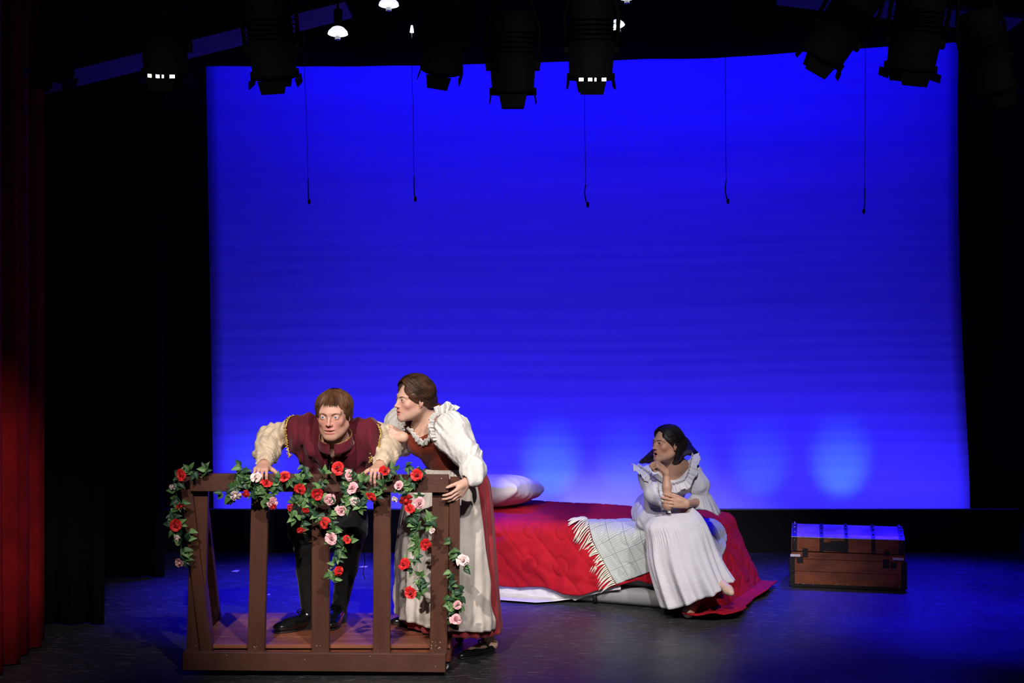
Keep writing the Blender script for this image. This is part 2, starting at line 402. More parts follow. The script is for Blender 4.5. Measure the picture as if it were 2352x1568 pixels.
lantern(632, 200, 112, -0.06, .3, False, 'black stage light overlapping the top left corner of the blue backdrop')
lantern(1013, 182, 98, 0.16, .5, False, 'short black stage light fourth from left, left of the lowest-hanging one')
lantern(1178, 240, 108, 0.0, .1, False, 'lowest-hanging black stage light near the middle of the top')
lantern(1357, 206, 110, 0.0, .2, True, 'black stage light with glowing slots in front of the blue backdrop')
lantern(1885, 160, 108, 0.52, .3, False, 'strongly tilted black stage light at upper right')
lantern(2090, 184, 120, 0.10, .25, False, 'black stage light overlapping the top right corner of the backdrop')
lantern(2285, 230, 100, -0.35, .3, False, 'black stage light in the darkness right of the backdrop')
lantern(118, 190, 100, 0.35, .3, False, 'black stage light in the darkness at far upper left')
def small_lamp(px, py, w, label, Y=6.9, roll=0.0):
    s = F / Y; r = w / s / 2; c = W(px, py, Y); t = empty('lamp', c, label, 'lamp', 'small bright lamps among the stage lights'); t.rotation_euler = (-.12, roll, 0)
    local(t, MB().lathe([(r, 0), (r * .95, .012), (r * .6, .03), (r * .35, .036)], 24).mesh(), 'reflector', M_lamp2, True)
    local(t, MB().lathe([(.001, -.004), (r * .55, .0), (r * .6, .014), (.001, .016)], 20).mesh(), 'bulb', M_lamp, True)
    mb = MB()
    for k in range(3): mb.lathe([(.001, -.010 - .007 * k), (r * .28, -.010 - .007 * k), (r * .28, -.014 - .007 * k), (.001, -.014 - .007 * k)], 12)
    local(t, mb.mesh(), 'cap', M_white_plastic)
    local(t, MB().lathe([(r * .4, .034), (r * .45, .12), (.001, .13)], 16).mesh(), 'housing', M_blackmetal, True)
    MB().tube([c + (0, 0, .12), (c[0], 6.9, 3.598)], .006, 6).put('stem', M_blackmetal, t)
small_lamp(776, 78, 46, 'small bright white lamp glowing above the top left of the backdrop')
small_lamp(893, 12, 46, 'small white lamp cut by the top edge, left of centre')
small_lamp(1418, 62, 36, 'small white lamp just right of the lantern with glowing slots', roll=-.3)
small_lamp(1440, -6, 44, 'small white lamp at the top edge right of centre', Y=6.6)
small_lamp(946, 74, 9, 'tiny dim lamp above the backdrop, left of centre')

# hanging microphones
M_cable = mat('grey_cable', (0.03, 0.03, 0.035), 0.5)
M_cable_l = mat('pale_cable', (0.35, 0.35, 0.38), 0.5)
for px, ytop, yc, ye, bend, lab, mm_ in ((698, 90, 412, 466, 2, 'hanging microphone on a thin cable, leftmost of the five', M_cable_l), (946, 90, 405, 460, 3, 'hanging microphone on a thin cable, second from left', M_cable),
        (1341, 90, 425, 473, 5, 'hanging microphone on a thin cable at the middle of the backdrop', M_cable), (1666, 20, 415, 465, 4, 'hanging microphone on a thin cable, second from right', M_cable),
        (1988, 25, 432, 488, -2, 'hanging microphone on a pale cable, rightmost of the five', M_cable_l)):
    Y = 8.6; c = W(px, ye, Y); xt = px
    t = empty('hanging_microphone', c, lab, 'microphone', 'microphones hanging in front of the backdrop')
    dx = {698: 10, 946: 5, 1341: 4, 1666: 2, 1988: -2}[px]
    pts = [np.array((W(px, 60, Y)[0], Y, 5.99)), W(px, 60, Y), W(px + dx * .5, 240, Y), W(px + dx, yc, Y)]
    MB().tube(smoothpath(pts, 14), .0016 if mm_ is M_cable else .0018, 6).put('cable', mm_, t, True)
    g = [W(px + dx, yc, Y), W(px + dx - (2 if abs(bend) > 3 else 0), (yc * .6 + ye * .4), Y), W(px + dx + bend * .3, ye - 10, Y), W(px + dx + bend, ye - 6, Y)]
    MB().tube(smoothpath(g, 10), .0034, 6).put('gooseneck', M_blackmetal, t, True)
    e = W(px + dx + bend, ye - 3, Y); MB().ball(e, (.009, .009, .017), 8).put('microphone_head', M_blackmetal, t, True)
    MB().ball(W(px + dx, yc, Y), .0035, 6).put('connector', M_silver, t)

# scraps on the floor
for k, (px, py, w, h, lb) in enumerate(((541, 1312, 18, 5, 'small white scrap lying on the blue floor behind the left balcony posts'), (835, 1302, 20, 3, 'thin white scrap on the floor behind the man'),
        (1127 - 510, 1366, 9, 3, 'tiny white scrap on the floor behind the second balcony post'))):
    Y = 1.9 * F / (py - 700); s = F / Y; c = W(px, py, Y); c[2] = .002
    mb = MB(); a = w / s / 2; b = h / s * 2; V = [(-a, -b * .4, 0), (a * .7, -b, 0), (a, b * .3, .004), (-a * .2, b, .002)]
    mb.add(np.array(V) + c, [(0, 1, 2, 3)]); tag(thick(mb.put('paper_scrap', M_chip), .001, 1), lb, 'scrap')

# ================================================================== the balcony on wheels
YF = 7.26                                   # front plane of the front boards
bal = empty('balcony', (W(725, 1500, YF)[0], 7.7, 0), 'brown painted wooden balcony on wheels with a rose-draped railing', 'balcony')
def beam_px(name, p, q, w, t, Y, m, up=(0, 1, 0)):
    return MB().beam(W(*p, Y), W(*q, Y), w, t, up, 0, .003).put(name, m, bal)
# beam(): width axis is cross(up, dir); with up = +Y the width lies in the picture plane
beam_px('top_rail', (438, 1107), (1031, 1110), .090, .040, YF + .02, M_wood)
beam_px('bottom_rail', (421, 1516), (1024, 1521), .094, .040, YF + .02, M_wood)
posts = [((460, 1132), (450, 1500)), ((599, 1150), (589, 1502)), ((737, 1132), (737, 1502)), ((878, 1140), (877, 1502)), ((1014, 1132), (1007, 1502))]
for k, (a, b) in enumerate(posts):
    a = (a[0], 1100)
    beam_px('post', a, b, .090 if k not in (1, 3) else .088, .040, YF + .062, M_woodv)
# corner posts at the sides with slanting tops, brace
XL, XR = W(438, 0, YF)[0], W(1031, 0, YF)[0]
for x0, x1, ln in ((W(419, 0, YF + .06)[0], XL, .105), (XR + .003, W(1056, 0, YF + .06)[0], -.004)):
    y0, y1 = YF + .022, YF + .112; zf = 1.9 - (1119 - 700) * y0 / F; zb = 1.9 - (1094 - 700) * y1 / F
    zq = .10 if ln > 0 else .235
    V = [(x0 + ln, y0, zq), (x1 + ln, y0, zq), (x1 + ln, y1, zq), (x0 + ln, y1, zq), (x0, y0, zf), (x1, y0, zf), (x1, y1, zb), (x0, y1, zb)]
    MB().add(V, [(0, 3, 2, 1), (4, 5, 6, 7), (0, 1, 5, 4), (1, 2, 6, 5), (2, 3, 7, 6), (3, 0, 4, 7)]).put('corner_post', M_woodv, bal)
MB().beam(W(458, 1150, 7.36), W(492, 1436, 8.0), .085, .038, (0, 1, 0), 0, .003).put('brace', M_woodv, bal)
# deck and its frame
d0x, d1x = W(458, 0, 7.42)[0], XR + .004
dz = 1.9 - (1478 - 700) * 7.36 / F
for k in range(4):
    y0 = 7.335 + k * .1925
    MB().box(((d0x + d1x) / 2, y0 + .095, dz - .009), ((d1x - d0x) / 2, .0952, .009 + .0004 * (k % 2)), None, 0, .0012).put('deck_board', M_deck, bal)
MB().box(((d0x + d1x) / 2, 7.36, dz - .055), ((d1x - d0x) / 2 - .004, .012, .036), None, 0, .002).put('front_joist', M_redwood, bal)
MB().box(((d0x + d1x) / 2, 8.08, dz - .055), ((d1x - d0x) / 2 - .004, .012, .036), None, 0, .002).put('rear_joist', M_redwood, bal)
for x_ in (d0x + .012, (d0x + d1x) / 2, d1x - .012):
    MB().box((x_, 7.72, dz - .055), (.012, .35, .036), None, 0, .002).put('joist', M_redwood, bal)
# casters
def caster(x, y, r, ang):
    c = empty('caster', (x, y, 0)); c.parent = bal; c.matrix_parent_inverse = Matrix.Translation(bal.location).inverted(); c.rotation_euler = (0, 0, ang)
    rot = Matrix.Translation((0, 0, r)) @ Matrix.Rotation(PI / 2, 4, 'Y')
    local(c, MB().lathe([(r * .3, -.011), (r * .8, -.012), (r, -.009), (r, .009), (r * .8, .012), (r * .3, .011)], 24, rot).mesh(), 'wheel', M_rubber, True)
    local(c, MB().lathe([(.001, -.0135), (r * .62, -.0135), (r * .72, -.0125), (r * .72, .0125), (r * .62, .0135), (.001, .0135)], 20, rot).mesh(), 'hub', M_white_plastic)
    mb = MB()
    for s in (-1, 1): mb.box((s * .017, .008, r * 1.25), (.002, .016, r * .95), None, 0, .001)
    mb.box((0, .01, r * 2.15), (.022, .022, .004), None, 0, .001); local(c, mb.mesh(), 'fork', M_blackmetal)
for cx_, cy_, a_ in ((W(1056, 0, 8.0)[0], 8.0, .5), (XR - .02, 7.40, 1.2), (XL + .10, 7.46, .3), (XL + .12, 7.98, .2)):
    caster(cx_, cy_, .026, a_)
# screws and chipped paint
mb = MB()
rs = random.Random(4)
for (px, py, n_, w, h) in ((450, 1484, 6, 14, 10), (592, 1488, 5, 8, 7), (742, 1488, 2, 16, 8), (876, 1487, 3, 16, 6), (1000, 1485, 12, 12, 12), (445, 1493, 3, 20, 3), (860, 1497, 2, 100, 3)):
    for i in range(n_):
        c = W(px + rs.uniform(-w, w), py + rs.uniform(-h, h), YF + .0415); r = rs.uniform(.0010, .0024)
        V = [(c[0] + r * math.cos(t) * rs.uniform(.6, 1.3), YF + .0412, c[2] + r * math.sin(t)) for t in np.linspace(0, 2 * PI, 6)[:-1]]
        mb.add(V, [(0, 1, 2, 3, 4)])
ch = thick(mb.put('paint_chip', M_chip, bal), .0008, 0); ch['kind'] = 'stuff'
mb = MB()
for px, py in ((462, 1096), (445, 1115), (1014, 1099), (1024, 1120), (850, 1508), (700, 1545 - 30), (1000, 1530), (520, 1505)):
    c = W(px, py, YF); mb.ball((c[0], YF - .0005, c[2]), (.003, .0012, .003), 6)
mb.put('screw_head', M_steel, bal)['kind'] = 'stuff'
# lid-like blocks: pale end grain on the corner posts

# ================================================================== soft solids: signed distances, blended, then meshed
f32 = np.float32
def A(*v): return np.array(v, f32)
class SDF:
    def __init__(s): s.ops = []
    def u(s, fn, k=0.0): s.ops.append((1, fn, k)); return s
    def cut(s, fn, k=0.0): s.ops.append((-1, fn, k)); return s
    def keep(s, fn, k=0.0): s.ops.append((2, fn, k)); return s
    def ell(s, c, r, k=0.0, R=None): return s.u(f_ell(c, r, R), k)
    def cone(s, a, b, ra, rb, k=0.0): return s.u(f_cone(a, b, ra, rb), k)
    def chain(s, P, r, k=0.0):
        for i in range(len(P) - 1): s.cone(P[i], P[i + 1], r[i], r[i + 1], k)
        return s
def f_ell(c, r, R=None):
    c = A(*c); r = A(*r)
    def f(P):
        q = P - c
        if R is not None: q = q @ np.asarray(R, f32)
        k0 = np.linalg.norm(q / r, axis=-1); k1 = np.linalg.norm(q / (r * r), axis=-1)
        return k0 * (k0 - 1) / (k1 + 1e-6)
    return f
def f_cone(a, b, ra, rb):
    a = A(*a); b = A(*b); ab = b - a; L2 = float(ab @ ab) + 1e-9
    def f(P):
        q = P - a; t = np.clip(q @ ab / L2, 0, 1)
        return np.linalg.norm(q - t[..., None] * ab, axis=-1) - (ra + (rb - ra) * t)
    return f
def f_box(c, h, r, R=None):
    c = A(*c); h = A(*h)
    def f(P):
        q = P - c
        if R is not None: q = q @ np.asarray(R, f32)
        q = np.abs(q) - h + r
        return np.linalg.norm(np.maximum(q, 0), axis=-1) + np.minimum(q.max(-1), 0) - r
    return f
def f_plane(c, n):
    c = A(*c); n = A(*n); n = n / np.linalg.norm(n)
    return lambda P: (P - c) @ n
def smin(a, b, k):
    if k <= 0: return np.minimum(a, b)
    h = np.maximum(k - np.abs(a - b), 0) / k
    return np.minimum(a, b) - h * h * k * 0.25
def smax(a, b, k): return -smin(-a, -b, k)
def axis_pts(lo, hi, h, fine):
    out = [lo]
    while out[-1] < hi:
        x = out[-1]; st = h
        for a, b, hf in fine:
            if a <= x <= b: st = min(st, hf)
            elif x < a: st = min(st, max(hf, (a - x) * .35 + hf))
            else: st = min(st, max(hf, (x - b) * .35 + hf))
        out.append(x + st)
    return np.array(out, f32)
def extract(sd, lo, hi, h, fx=(), fy=(), fz=(), post=None):
    """surface nets on a rectilinear lattice, evaluated only in blocks near the surface"""
    B = 10; ax = []
    for k, fn in enumerate((fx, fy, fz)):
        a = axis_pts(lo[k], hi[k], h, fn); pad = (-len(a)) % B
        a = np.concatenate([a, a[-1] + h * np.arange(1, pad + 1, dtype=f32)]); ax.append(a)
    n = [len(a) for a in ax]; nb = [m // B for m in n]
    cc = [a.reshape(-1, B).mean(1) for a in ax]; ee = [(a.reshape(-1, B)[:, -1] - a.reshape(-1, B)[:, 0]) / 2 + h * .6 for a in ax]
    C = np.stack(np.meshgrid(*cc, indexing='ij'), -1).reshape(-1, 3); E = np.stack(np.meshgrid(*ee, indexing='ij'), -1).reshape(-1, 3)
    Rb = np.linalg.norm(E, axis=1)
    def run(P):
        d = np.full(P.shape[:-1], 1e3, f32)
        for md, fn, k in sd.ops:
            if md == 1: d = smin(d, fn(P), k)
            elif md == -1: d = smax(d, -fn(P), k)
            else: d = smax(d, fn(P), k)
        return d
    D = run(C); act = np.abs(D) < Rb * 1.15 + 0.012
    Dn = np.where(D < 0, -1, 1).astype(f32)
    Fd = np.repeat(np.repeat(np.repeat(Dn.reshape(nb), B, 0), B, 1), B, 2)
    ids = np.nonzero(act)[0]; bi = np.stack(np.unravel_index(ids, nb), 1)
    off = np.stack(np.meshgrid(*[np.arange(B)] * 3, indexing='ij'), -1).reshape(-1, 3)
    CH = 400
    for s0 in range(0, len(ids), CH):
        b = bi[s0:s0 + CH]; I = (b[:, None, :] * B + off[None]).astype(np.int64)
        P = np.stack([ax[0][I[..., 0]], ax[1][I[..., 1]], ax[2][I[..., 2]]], -1)
        d = np.full(P.shape[:2], 1e3, f32); cb = C[ids[s0:s0 + CH]]; rb = Rb[ids[s0:s0 + CH]]
        for md, fn, k in sd.ops:
            dc = fn(cb)
            if md == 2: d = smax(d, fn(P), k); continue
            msk = dc < rb * 1.3 + k + .012
            if not msk.any(): continue
            e = fn(P[msk])
            d[msk] = smin(d[msk], e, k) if md == 1 else smax(d[msk], -e, k)
        Fd[I[..., 0], I[..., 1], I[..., 2]] = d
    S = Fd < 0
    c8 = [(i, j, k) for i in (0, 1) for j in (0, 1) for k in (0, 1)]
    sm = np.zeros(tuple(m - 1 for m in n), np.int8)
    for i, j, k in c8: sm += S[i:n[0] - 1 + i, j:n[1] - 1 + j, k:n[2] - 1 + k]
    cell = np.argwhere((sm > 0) & (sm < 8)); del sm
    acc = np.zeros((len(cell), 3)); cnt = np.zeros(len(cell))
    ci, cj, ck = cell.T
    vals = {q: Fd[ci + q[0], cj + q[1], ck + q[2]] for q in c8}
    for p in c8:
        for a in range(3):
            if p[a]: continue
            q = list(p); q[a] = 1; q = tuple(q); v0, v1 = vals[p], vals[q]; m = (v0 < 0) != (v1 < 0)
            t = v0[m] / (v0[m] - v1[m]); pt = np.tile(np.array(p, float), (m.sum(), 1)); pt[:, a] = t
            acc[m] += pt; cnt[m] += 1
    fr = acc / cnt[:, None]; V = np.zeros((len(cell), 3))
    for a in range(3):
        i0 = cell[:, a]; V[:, a] = ax[a][i0] * (1 - fr[:, a]) + ax[a][i0 + 1] * fr[:, a]
    idx = np.full(tuple(m - 1 for m in n), -1, np.int32); idx[ci, cj, ck] = np.arange(len(cell))
    Q = []
    for a in range(3):
        u, w = (a + 1) % 3, (a + 2) % 3
        s0 = [slice(1, m - 1) for m in n]; s1 = list(s0); s0[a] = slice(0, n[a] - 1); s1[a] = slice(1, n[a])
        d0 = S[tuple(s0)]; d1 = S[tuple(s1)]; e = np.argwhere(d0 != d1); sg = d0[tuple(e.T)]
        base = e.copy(); base[:, u] += 1; base[:, w] += 1
        def at(du, dw):
            g = base.copy(); g[:, u] -= du; g[:, w] -= dw; return idx[g[:, 0], g[:, 1], g[:, 2]]
        q = np.stack([at(1, 1), at(0, 1), at(0, 0), at(1, 0)], 1); q[~sg] = q[~sg][:, ::-1]; Q.append(q)
    Q = np.concatenate(Q); Q = Q[(Q >= 0).all(1)]
    # relax a little
    for it in range(2):
        sN = np.zeros_like(V); sc_ = np.zeros(len(V))
        for a, b in ((0, 1), (1, 2), (2, 3), (3, 0)):
            for k in range(3):
                sN[:, k] += np.bincount(Q[:, a], V[Q[:, b], k], len(V)) + np.bincount(Q[:, b], V[Q[:, a], k], len(V))
            sc_ += np.bincount(Q[:, a], minlength=len(V)) + np.bincount(Q[:, b], minlength=len(V))
        V += (0.35 if it == 0 else -.15) * (sN / np.maximum(sc_, 1)[:, None] - V)
    if post is not None: V = post(V)
    return V, Q
def sdf_mesh(sd, lo, hi, h, colors=None, base=None, **kw):
    V, Q = extract(sd, lo, hi, h, **kw); me = mesh_np(V, Q)
    if base is not None:
        c = np.tile(np.array(base, float), (len(V), 1))
        for fn, cc in (colors or []):
            w = np.clip(fn(V.astype(f32)), 0, 1)[:, None]; c = c * (1 - w) + np.array(cc) * w
        at = me.color_attributes.new('Col', 'FLOAT_COLOR', 'POINT')
        at.data.foreach_set('color', np.concatenate([c, np.ones((len(c), 1))], 1).astype(f32).ravel())
    return me
def rot(yaw=0, pitch=0, roll=0):
    """local face looks -Y; yaw + turns to picture left, pitch + looks down, roll + tips the crown to picture right"""
    return np.array(Matrix.Rotation(-yaw, 3, 'Z') @ Matrix.Rotation(pitch, 3, 'X') @ Matrix.Rotation(roll, 3, 'Y'), dtype=float)
class Frame:
    def __init__(s, o, R, k=1.0): s.o = np.array(o, float); s.R = R; s.k = k
    def w(s, p): return s.o + s.R @ (np.array(p, float) * s.k)
    def l(s, P): return ((P - s.o) @ s.R) / s.k
    def f(s, fn):
        o = s.o.astype(f32); R = s.R.astype(f32); k = f32(s.k)
        return lambda P: fn(((P - o) @ R) / k) * k
def dirs(a): a = np.array(a, float); return a / np.linalg.norm(a)
def build_head(S, H, fem=False, gape=0.0, wide=0.0, jawk=1.0, nose=1.0, lidopen=.0052, lipk=1.0):
    g = H.f; k = H.k
    u = lambda fn, kk=0.0: S.u(g(fn), kk * k)
    c = lambda fn, kk=0.0: S.cut(g(fn), kk * k)
    jw = .92 if fem else 1.0; jw *= jawk
    u(f_ell((0, .018, .032), (.073, .092, .080)), .0)
    u(f_ell((0, -.022, -.018), (.0615 * (.97 if fem else 1), .066, .086)), .03)
    u(f_ell((0, -.030, -.072), (.047 * jw, .044, .036)), .03)
    for s in (-1, 1): u(f_cone((s * .050 * jw, .006, -.055), (s * .018 * jw, -.066, -.096), .017, .012), .03)
    u(f_ell((0, -.070, -.097), (.017 * jw, .013, .013)), .02)
    for s in (-1, 1): u(f_ell((s * .040, -.058, -.024), (.020, .017, .018)), .02)
    for s in (-1, 1): u(f_cone((s * .012, -.081, .020), (s * .044, -.068, .022), .0085 if fem else .0105, .009), .018)
    u(f_ell((0, -.068, -.058), (.030, .024, .028)), .02)
    for s in (-1, 1): c(f_ell((s * .032, -.094, .002), (.0165, .014, .0115)), .014)
    for s in (-1, 1): u(f_ell((s * .0315, -.0725, .0005), (.0155, .0145, .0140)), .006)
    nz = nose
    u(f_cone((0, -.083, .010), (0, -.0985 - .004 * nz, -.026), .0062, .0080), .010)
    u(f_ell((0, -.1035 - .004 * nz, -.031), (.0085, .0085, .0075)), .008)
    for s in (-1, 1):
        u(f_ell((s * .0115, -.0945, -.034), (.0065, .0095, .0065)), .006)
        c(f_ell((s * .0062, -.1005, -.0405), (.0034, .0055, .004)), .003)
    # mouth
    zo = gape
    u(f_ell((0, -.0905, -.0585 + zo * .15), (.0235 + wide, .0085, .0048 * lipk)), .005)
    u(f_ell((0, -.0885 + zo * .25, -.0695 - zo * .85), (.0200 + wide, .0090, .0058 * lipk)), .005)
    if zo > 0: u(f_ell((0, -.074, -.092 - zo * .6), (.022 * jw, .014, .018)), .02)
    c(f_ell((0, -.094, -.0640 - zo * .35), (.0215 + wide, .017, .0014 + zo * .55)), .002)
    for s in (-1, 1):
        c(f_ell((s * .0315, -.0905, .0008), (.0138, .0125, lidopen)), .0015)
    # ears
    for s in (-1, 1):
        Re = np.array(Matrix.Rotation(s * .35, 3, 'Z') @ Matrix.Rotation(-.18, 3, 'X'))
        u(f_ell((s * .0755, .012, -.008), (.0055, .0175, .0300), Re), .005)
        c(f_ell((s * .0815, .008, -.004), (.0045, .0095, .0170), Re), .004)
        u(f_ell((s * .0740, .000, -.012), (.004, .005, .007)), .004)
def head_colors(H, lip, blush, dark, gape=0.0, wide=0.0, liner=None):
    def near(c, r, soft=.35):
        c = np.array(c); r = np.array(r)
        return lambda P: (1 + soft - np.linalg.norm((H.l(P) - c) / r, axis=1)) / soft
    out = []
    for s in (-1, 1): out.append((lambda P, f=near((s * .043, -.068, -.030), (.030, .04, .024), 1.0): .45 * np.clip(f(P), 0, 1), blush))
    out.append((lambda P, f=near((0, -.107, -.033), (.012, .014, .010), .8): .35 * np.clip(f(P), 0, 1), blush))
    for s in (-1, 1): out.append((lambda P, f=near((s * .076, .012, -.008), (.016, .03, .035), .3): .4 * np.clip(f(P), 0, 1), blush))
    out.append((near((0, -.096, -.0580 + gape * .15), (.0235 + wide, .012, .0062), .25), lip))
    out.append((near((0, -.094, -.0705 - gape * .85), (.0200 + wide, .013, .0072), .25), lip))
    out.append((near((0, -.078, -.0640 - gape * .35), (.020 + wide, .011, .002 + gape * .6), .2), (.05, .008, .008)))
    for s in (-1, 1):
        out.append((near((s * .0062, -.0985, -.0400), (.0034, .004, .0035), .3), dark))
        if liner: out.append((lambda P, s=s: np.clip(1.3 - np.abs(np.linalg.norm(((H.l(P) - (s * .0315, -.089, .0012)) / (.0142, .012, .0068)), axis=1) - 1.02) / .22, 0, 1) * (H.l(P)[:, 2] > .0005) * (H.l(P)[:, 1] < -.07), liner))
    return out
def eyeballs(H, parent, iris, gaze=(0, -1, 0)):
    Mw = mat('eye_white', (.72, .70, .70), .15); Mi = mat('iris', iris, .1); Mp = mat('pupil', (.003, .003, .003), .05)
    gz = dirs(gaze)
    for s in (-1, 1):
        n = 24; V = []; Fc = []; mi = []; ths = [0, .10, .19, .30, .42, .50, .8, 1.2, 1.7, 2.3, PI]
        q = Vector((0, 0, 1)).rotation_difference(Vector(gz)).to_matrix()
        for i, th in enumerate(ths):
            for k in range(n):
                a = 2 * PI * k / n; V.append(np.array(q) @ np.array((math.sin(th) * math.cos(a), math.sin(th) * math.sin(a), math.cos(th))) * .0122 + (s * .0315, -.0735, .0008))
        mb = MB()
        Fc = [(i * n + k, i * n + (k + 1) % n, (i + 1) * n + (k + 1) % n, (i + 1) * n + k) for i in range(len(ths) - 1) for k in range(n)]
        V = [H.w(v) for v in V]; b = 0; mb.v = [tuple(v) for v in V]; mb.f = Fc; mb.mi = [2 if f[0] // n < 2 else 1 if f[0] // n < 5 else 0 for f in Fc]
        mb.put('eye', [Mw, Mi, Mp], parent, True)
def brows(H, parent, m, th=.0028, z0=.0165, z1=.021, z2=.0165, furrow=0.0, name='eyebrow', bvh=None):
    for s in (-1, 1):
        pts = [(s * .013, -.1, z0 - furrow), (s * .024, -.1, (z0 + z1) / 2 + .0015 - furrow * .3), (s * .036, -.1, z1), (s * .048, -.1, z2)]
        P = smoothpath(pts, 12); Q = []
        for p in P:
            a = H.w(p); d = H.R @ np.array((0, 1, 0)); h = bvh.ray_cast(Vector(a), Vector(d))
            Q.append(np.array(h[0]) if h[0] is not None else H.w((p[0], -.08, p[2])))
        r = th * H.k * np.array([.8, 1, 1.05, 1.1, 1.1, 1.05, 1, .9, .8, .65, .5, .3]) * .8
        MB().tube(Q, r, 8).put(name, m, parent, True)
def hand(S, wrist, dr, pn, td, curls=((.3, .4, .3),) * 4, k=1.0, spread=.06, thumb=(.75, .6, .25), thumb2=(.95, .1, .25), wr=.024):
    """wrist, direction to the knuckles, palm normal, thumb side"""
    x = dirs(dr); n = np.array(pn, float); n = dirs(n - x * (n @ x)); t = np.cross(x, n); t = t if t @ np.array(td) > 0 else -t
    w = np.array(wrist, float); kx = (.086, .089, .085, .077); kt = (.031, .010, -.011, -.030); Lf = (.96, 1.07, 1.0, .80); rf = (.0090, .0092, .0086, .0074)
    fr = lambda a, b, c: w + (x * a + t * b + n * c) * k
    for i in range(4):
        kn = fr(kx[i], kt[i], 0); S.cone(fr(.0, kt[i] * .45, 0), kn, .0175 * k, .0108 * k, .014 * k)
    S.ell(fr(.045, .018, .008), (.026 * k, .026 * k, .014 * k), .015 * k)
    for i in range(4):
        p = fr(kx[i], kt[i], 0); a = 0.0; sp = spread * (1.5 - i)
        xd = x * math.cos(sp) + t * math.sin(sp)
        for j, L_ in enumerate((.044, .027, .021)):
            a += curls[i][j]; d = xd * math.cos(a) + n * math.sin(a); q = p + d * L_ * Lf[i] * k
            r0 = rf[i] * (1, .92, .85)[j] * k; r1 = rf[i] * (.92, .85, .70)[j] * k
            S.cone(p, q, r0, r1, .0035 * k if j else .006 * k); p = q
    d1 = dirs(x * thumb[0] + t * thumb[1] + n * thumb[2]); d2 = dirs(x * thumb2[0] + t * thumb2[1] + n * thumb2[2])
    p0 = fr(.018, .022, .006); p1 = p0 + d1 * .046 * k; p2 = p1 + dirs(d1 + d2) * .034 * k; p3 = p2 + d2 * .026 * k
    S.cone(p0, p1, .0150 * k, .0118 * k, .012 * k); S.cone(p1, p2, .0112 * k, .0098 * k, .004 * k); S.cone(p2, p3, .0100 * k, .0078 * k, .003 * k)
def bvh_of(o):
    me = o.data; return BVHTree.FromPolygons([v.co[:] for v in me.vertices], [p.vertices[:] for p in me.polygons])
def hit(bvh, px, py, lift=0.0, Y0=3.0):
    o = Vector((0, 0, 1.9)); d = (Vector(W(px, py, 8.0)) - o).normalized(); h = bvh.ray_cast(o + d * Y0, d)
    if h[0] is None: return None
    return np.array(h[0] + h[1] * lift * (1 if h[1].dot(d) < 0 else -1))
def strands(paths, r, jitter, n, rs, nseg=9, name='hair', m=None, parent=None, sides=4):
    """paths: function u -> polyline; n tapered strands"""
    mb = MB()
    for i in range(n):
        P = smoothpath(paths(i), nseg) + 0; P = P + np.linspace(0.3, 1, nseg)[:, None] * (rs.randn(3) * jitter)[None]
        rr = r * (0.7 + .6 * rs.rand()) * np.array([.6] + [1] * (nseg - 3) + [.7, .25])
        mb.tube(P, rr, sides, 0, False)
    return mb
def folds(dirv, freq, amp, seed=0, warp=.5):
    rs = np.random.RandomState(seed); d = dirs(dirv); a = np.cross(d, (0.3, 0.2, 0.9)); a = dirs(a); b = np.cross(d, a)
    ph = rs.rand(6) * 6.28; a, b, d = a.astype(f32), b.astype(f32), d.astype(f32)
    def f(P):
        x = P @ a; y = P @ b; z = P @ d
        w = warp * np.sin(z * freq * .45 + ph[0] + y * freq * .3)
        return amp * (np.sin(x * freq + ph[1] + w * 2) * np.sin(y * freq * .8 + ph[2] + w) * .7 + .3 * np.sin(x * freq * 2.1 + y * freq * 1.7 + ph[3] + 1.7 * w))
    return f
def gathers(o, axisv, n, amp, L_, seed=0):
    """radial pleats about an axis, fading with distance L_ from o"""
    o = A(*o); d = dirs(axisv); a = dirs(np.cross(d, (0.2, 0.5, 0.8))); b = np.cross(d, a); a, b, d = a.astype(f32), b.astype(f32), d.astype(f32); rs = np.random.RandomState(seed); ph = rs.rand(4) * 6
    def f(P):
        q = P - o; z = q @ d; th = np.arctan2(q @ b, q @ a)
        return amp * np.exp(-np.abs(z) / L_) * (np.sin(n * th + ph[0] + 3 * np.sin(th * 2 + ph[1])) * .6 + .4 * np.sin(n * 1.7 * th + ph[2]))
    return f
def disp(fn, *gs):
    def f(P):
        d = fn(P)
        for g in gs: d = d + g(P)
        return d
    return f
def skin_mat(name): return mat(name, (.6, .4, .3), .48, attr='Col', var=.07, scale=30, bump=.06, bscale=180, sss=.12, spec=.4)
def cloth_mat(name, col, var=.08, rough=.85, bump=.25, bscale=140, scale=12, **k): return mat(name, col, rough, var=var, scale=scale, bump=bump, bscale=bscale, sheen=.15, spec=.25, **k)

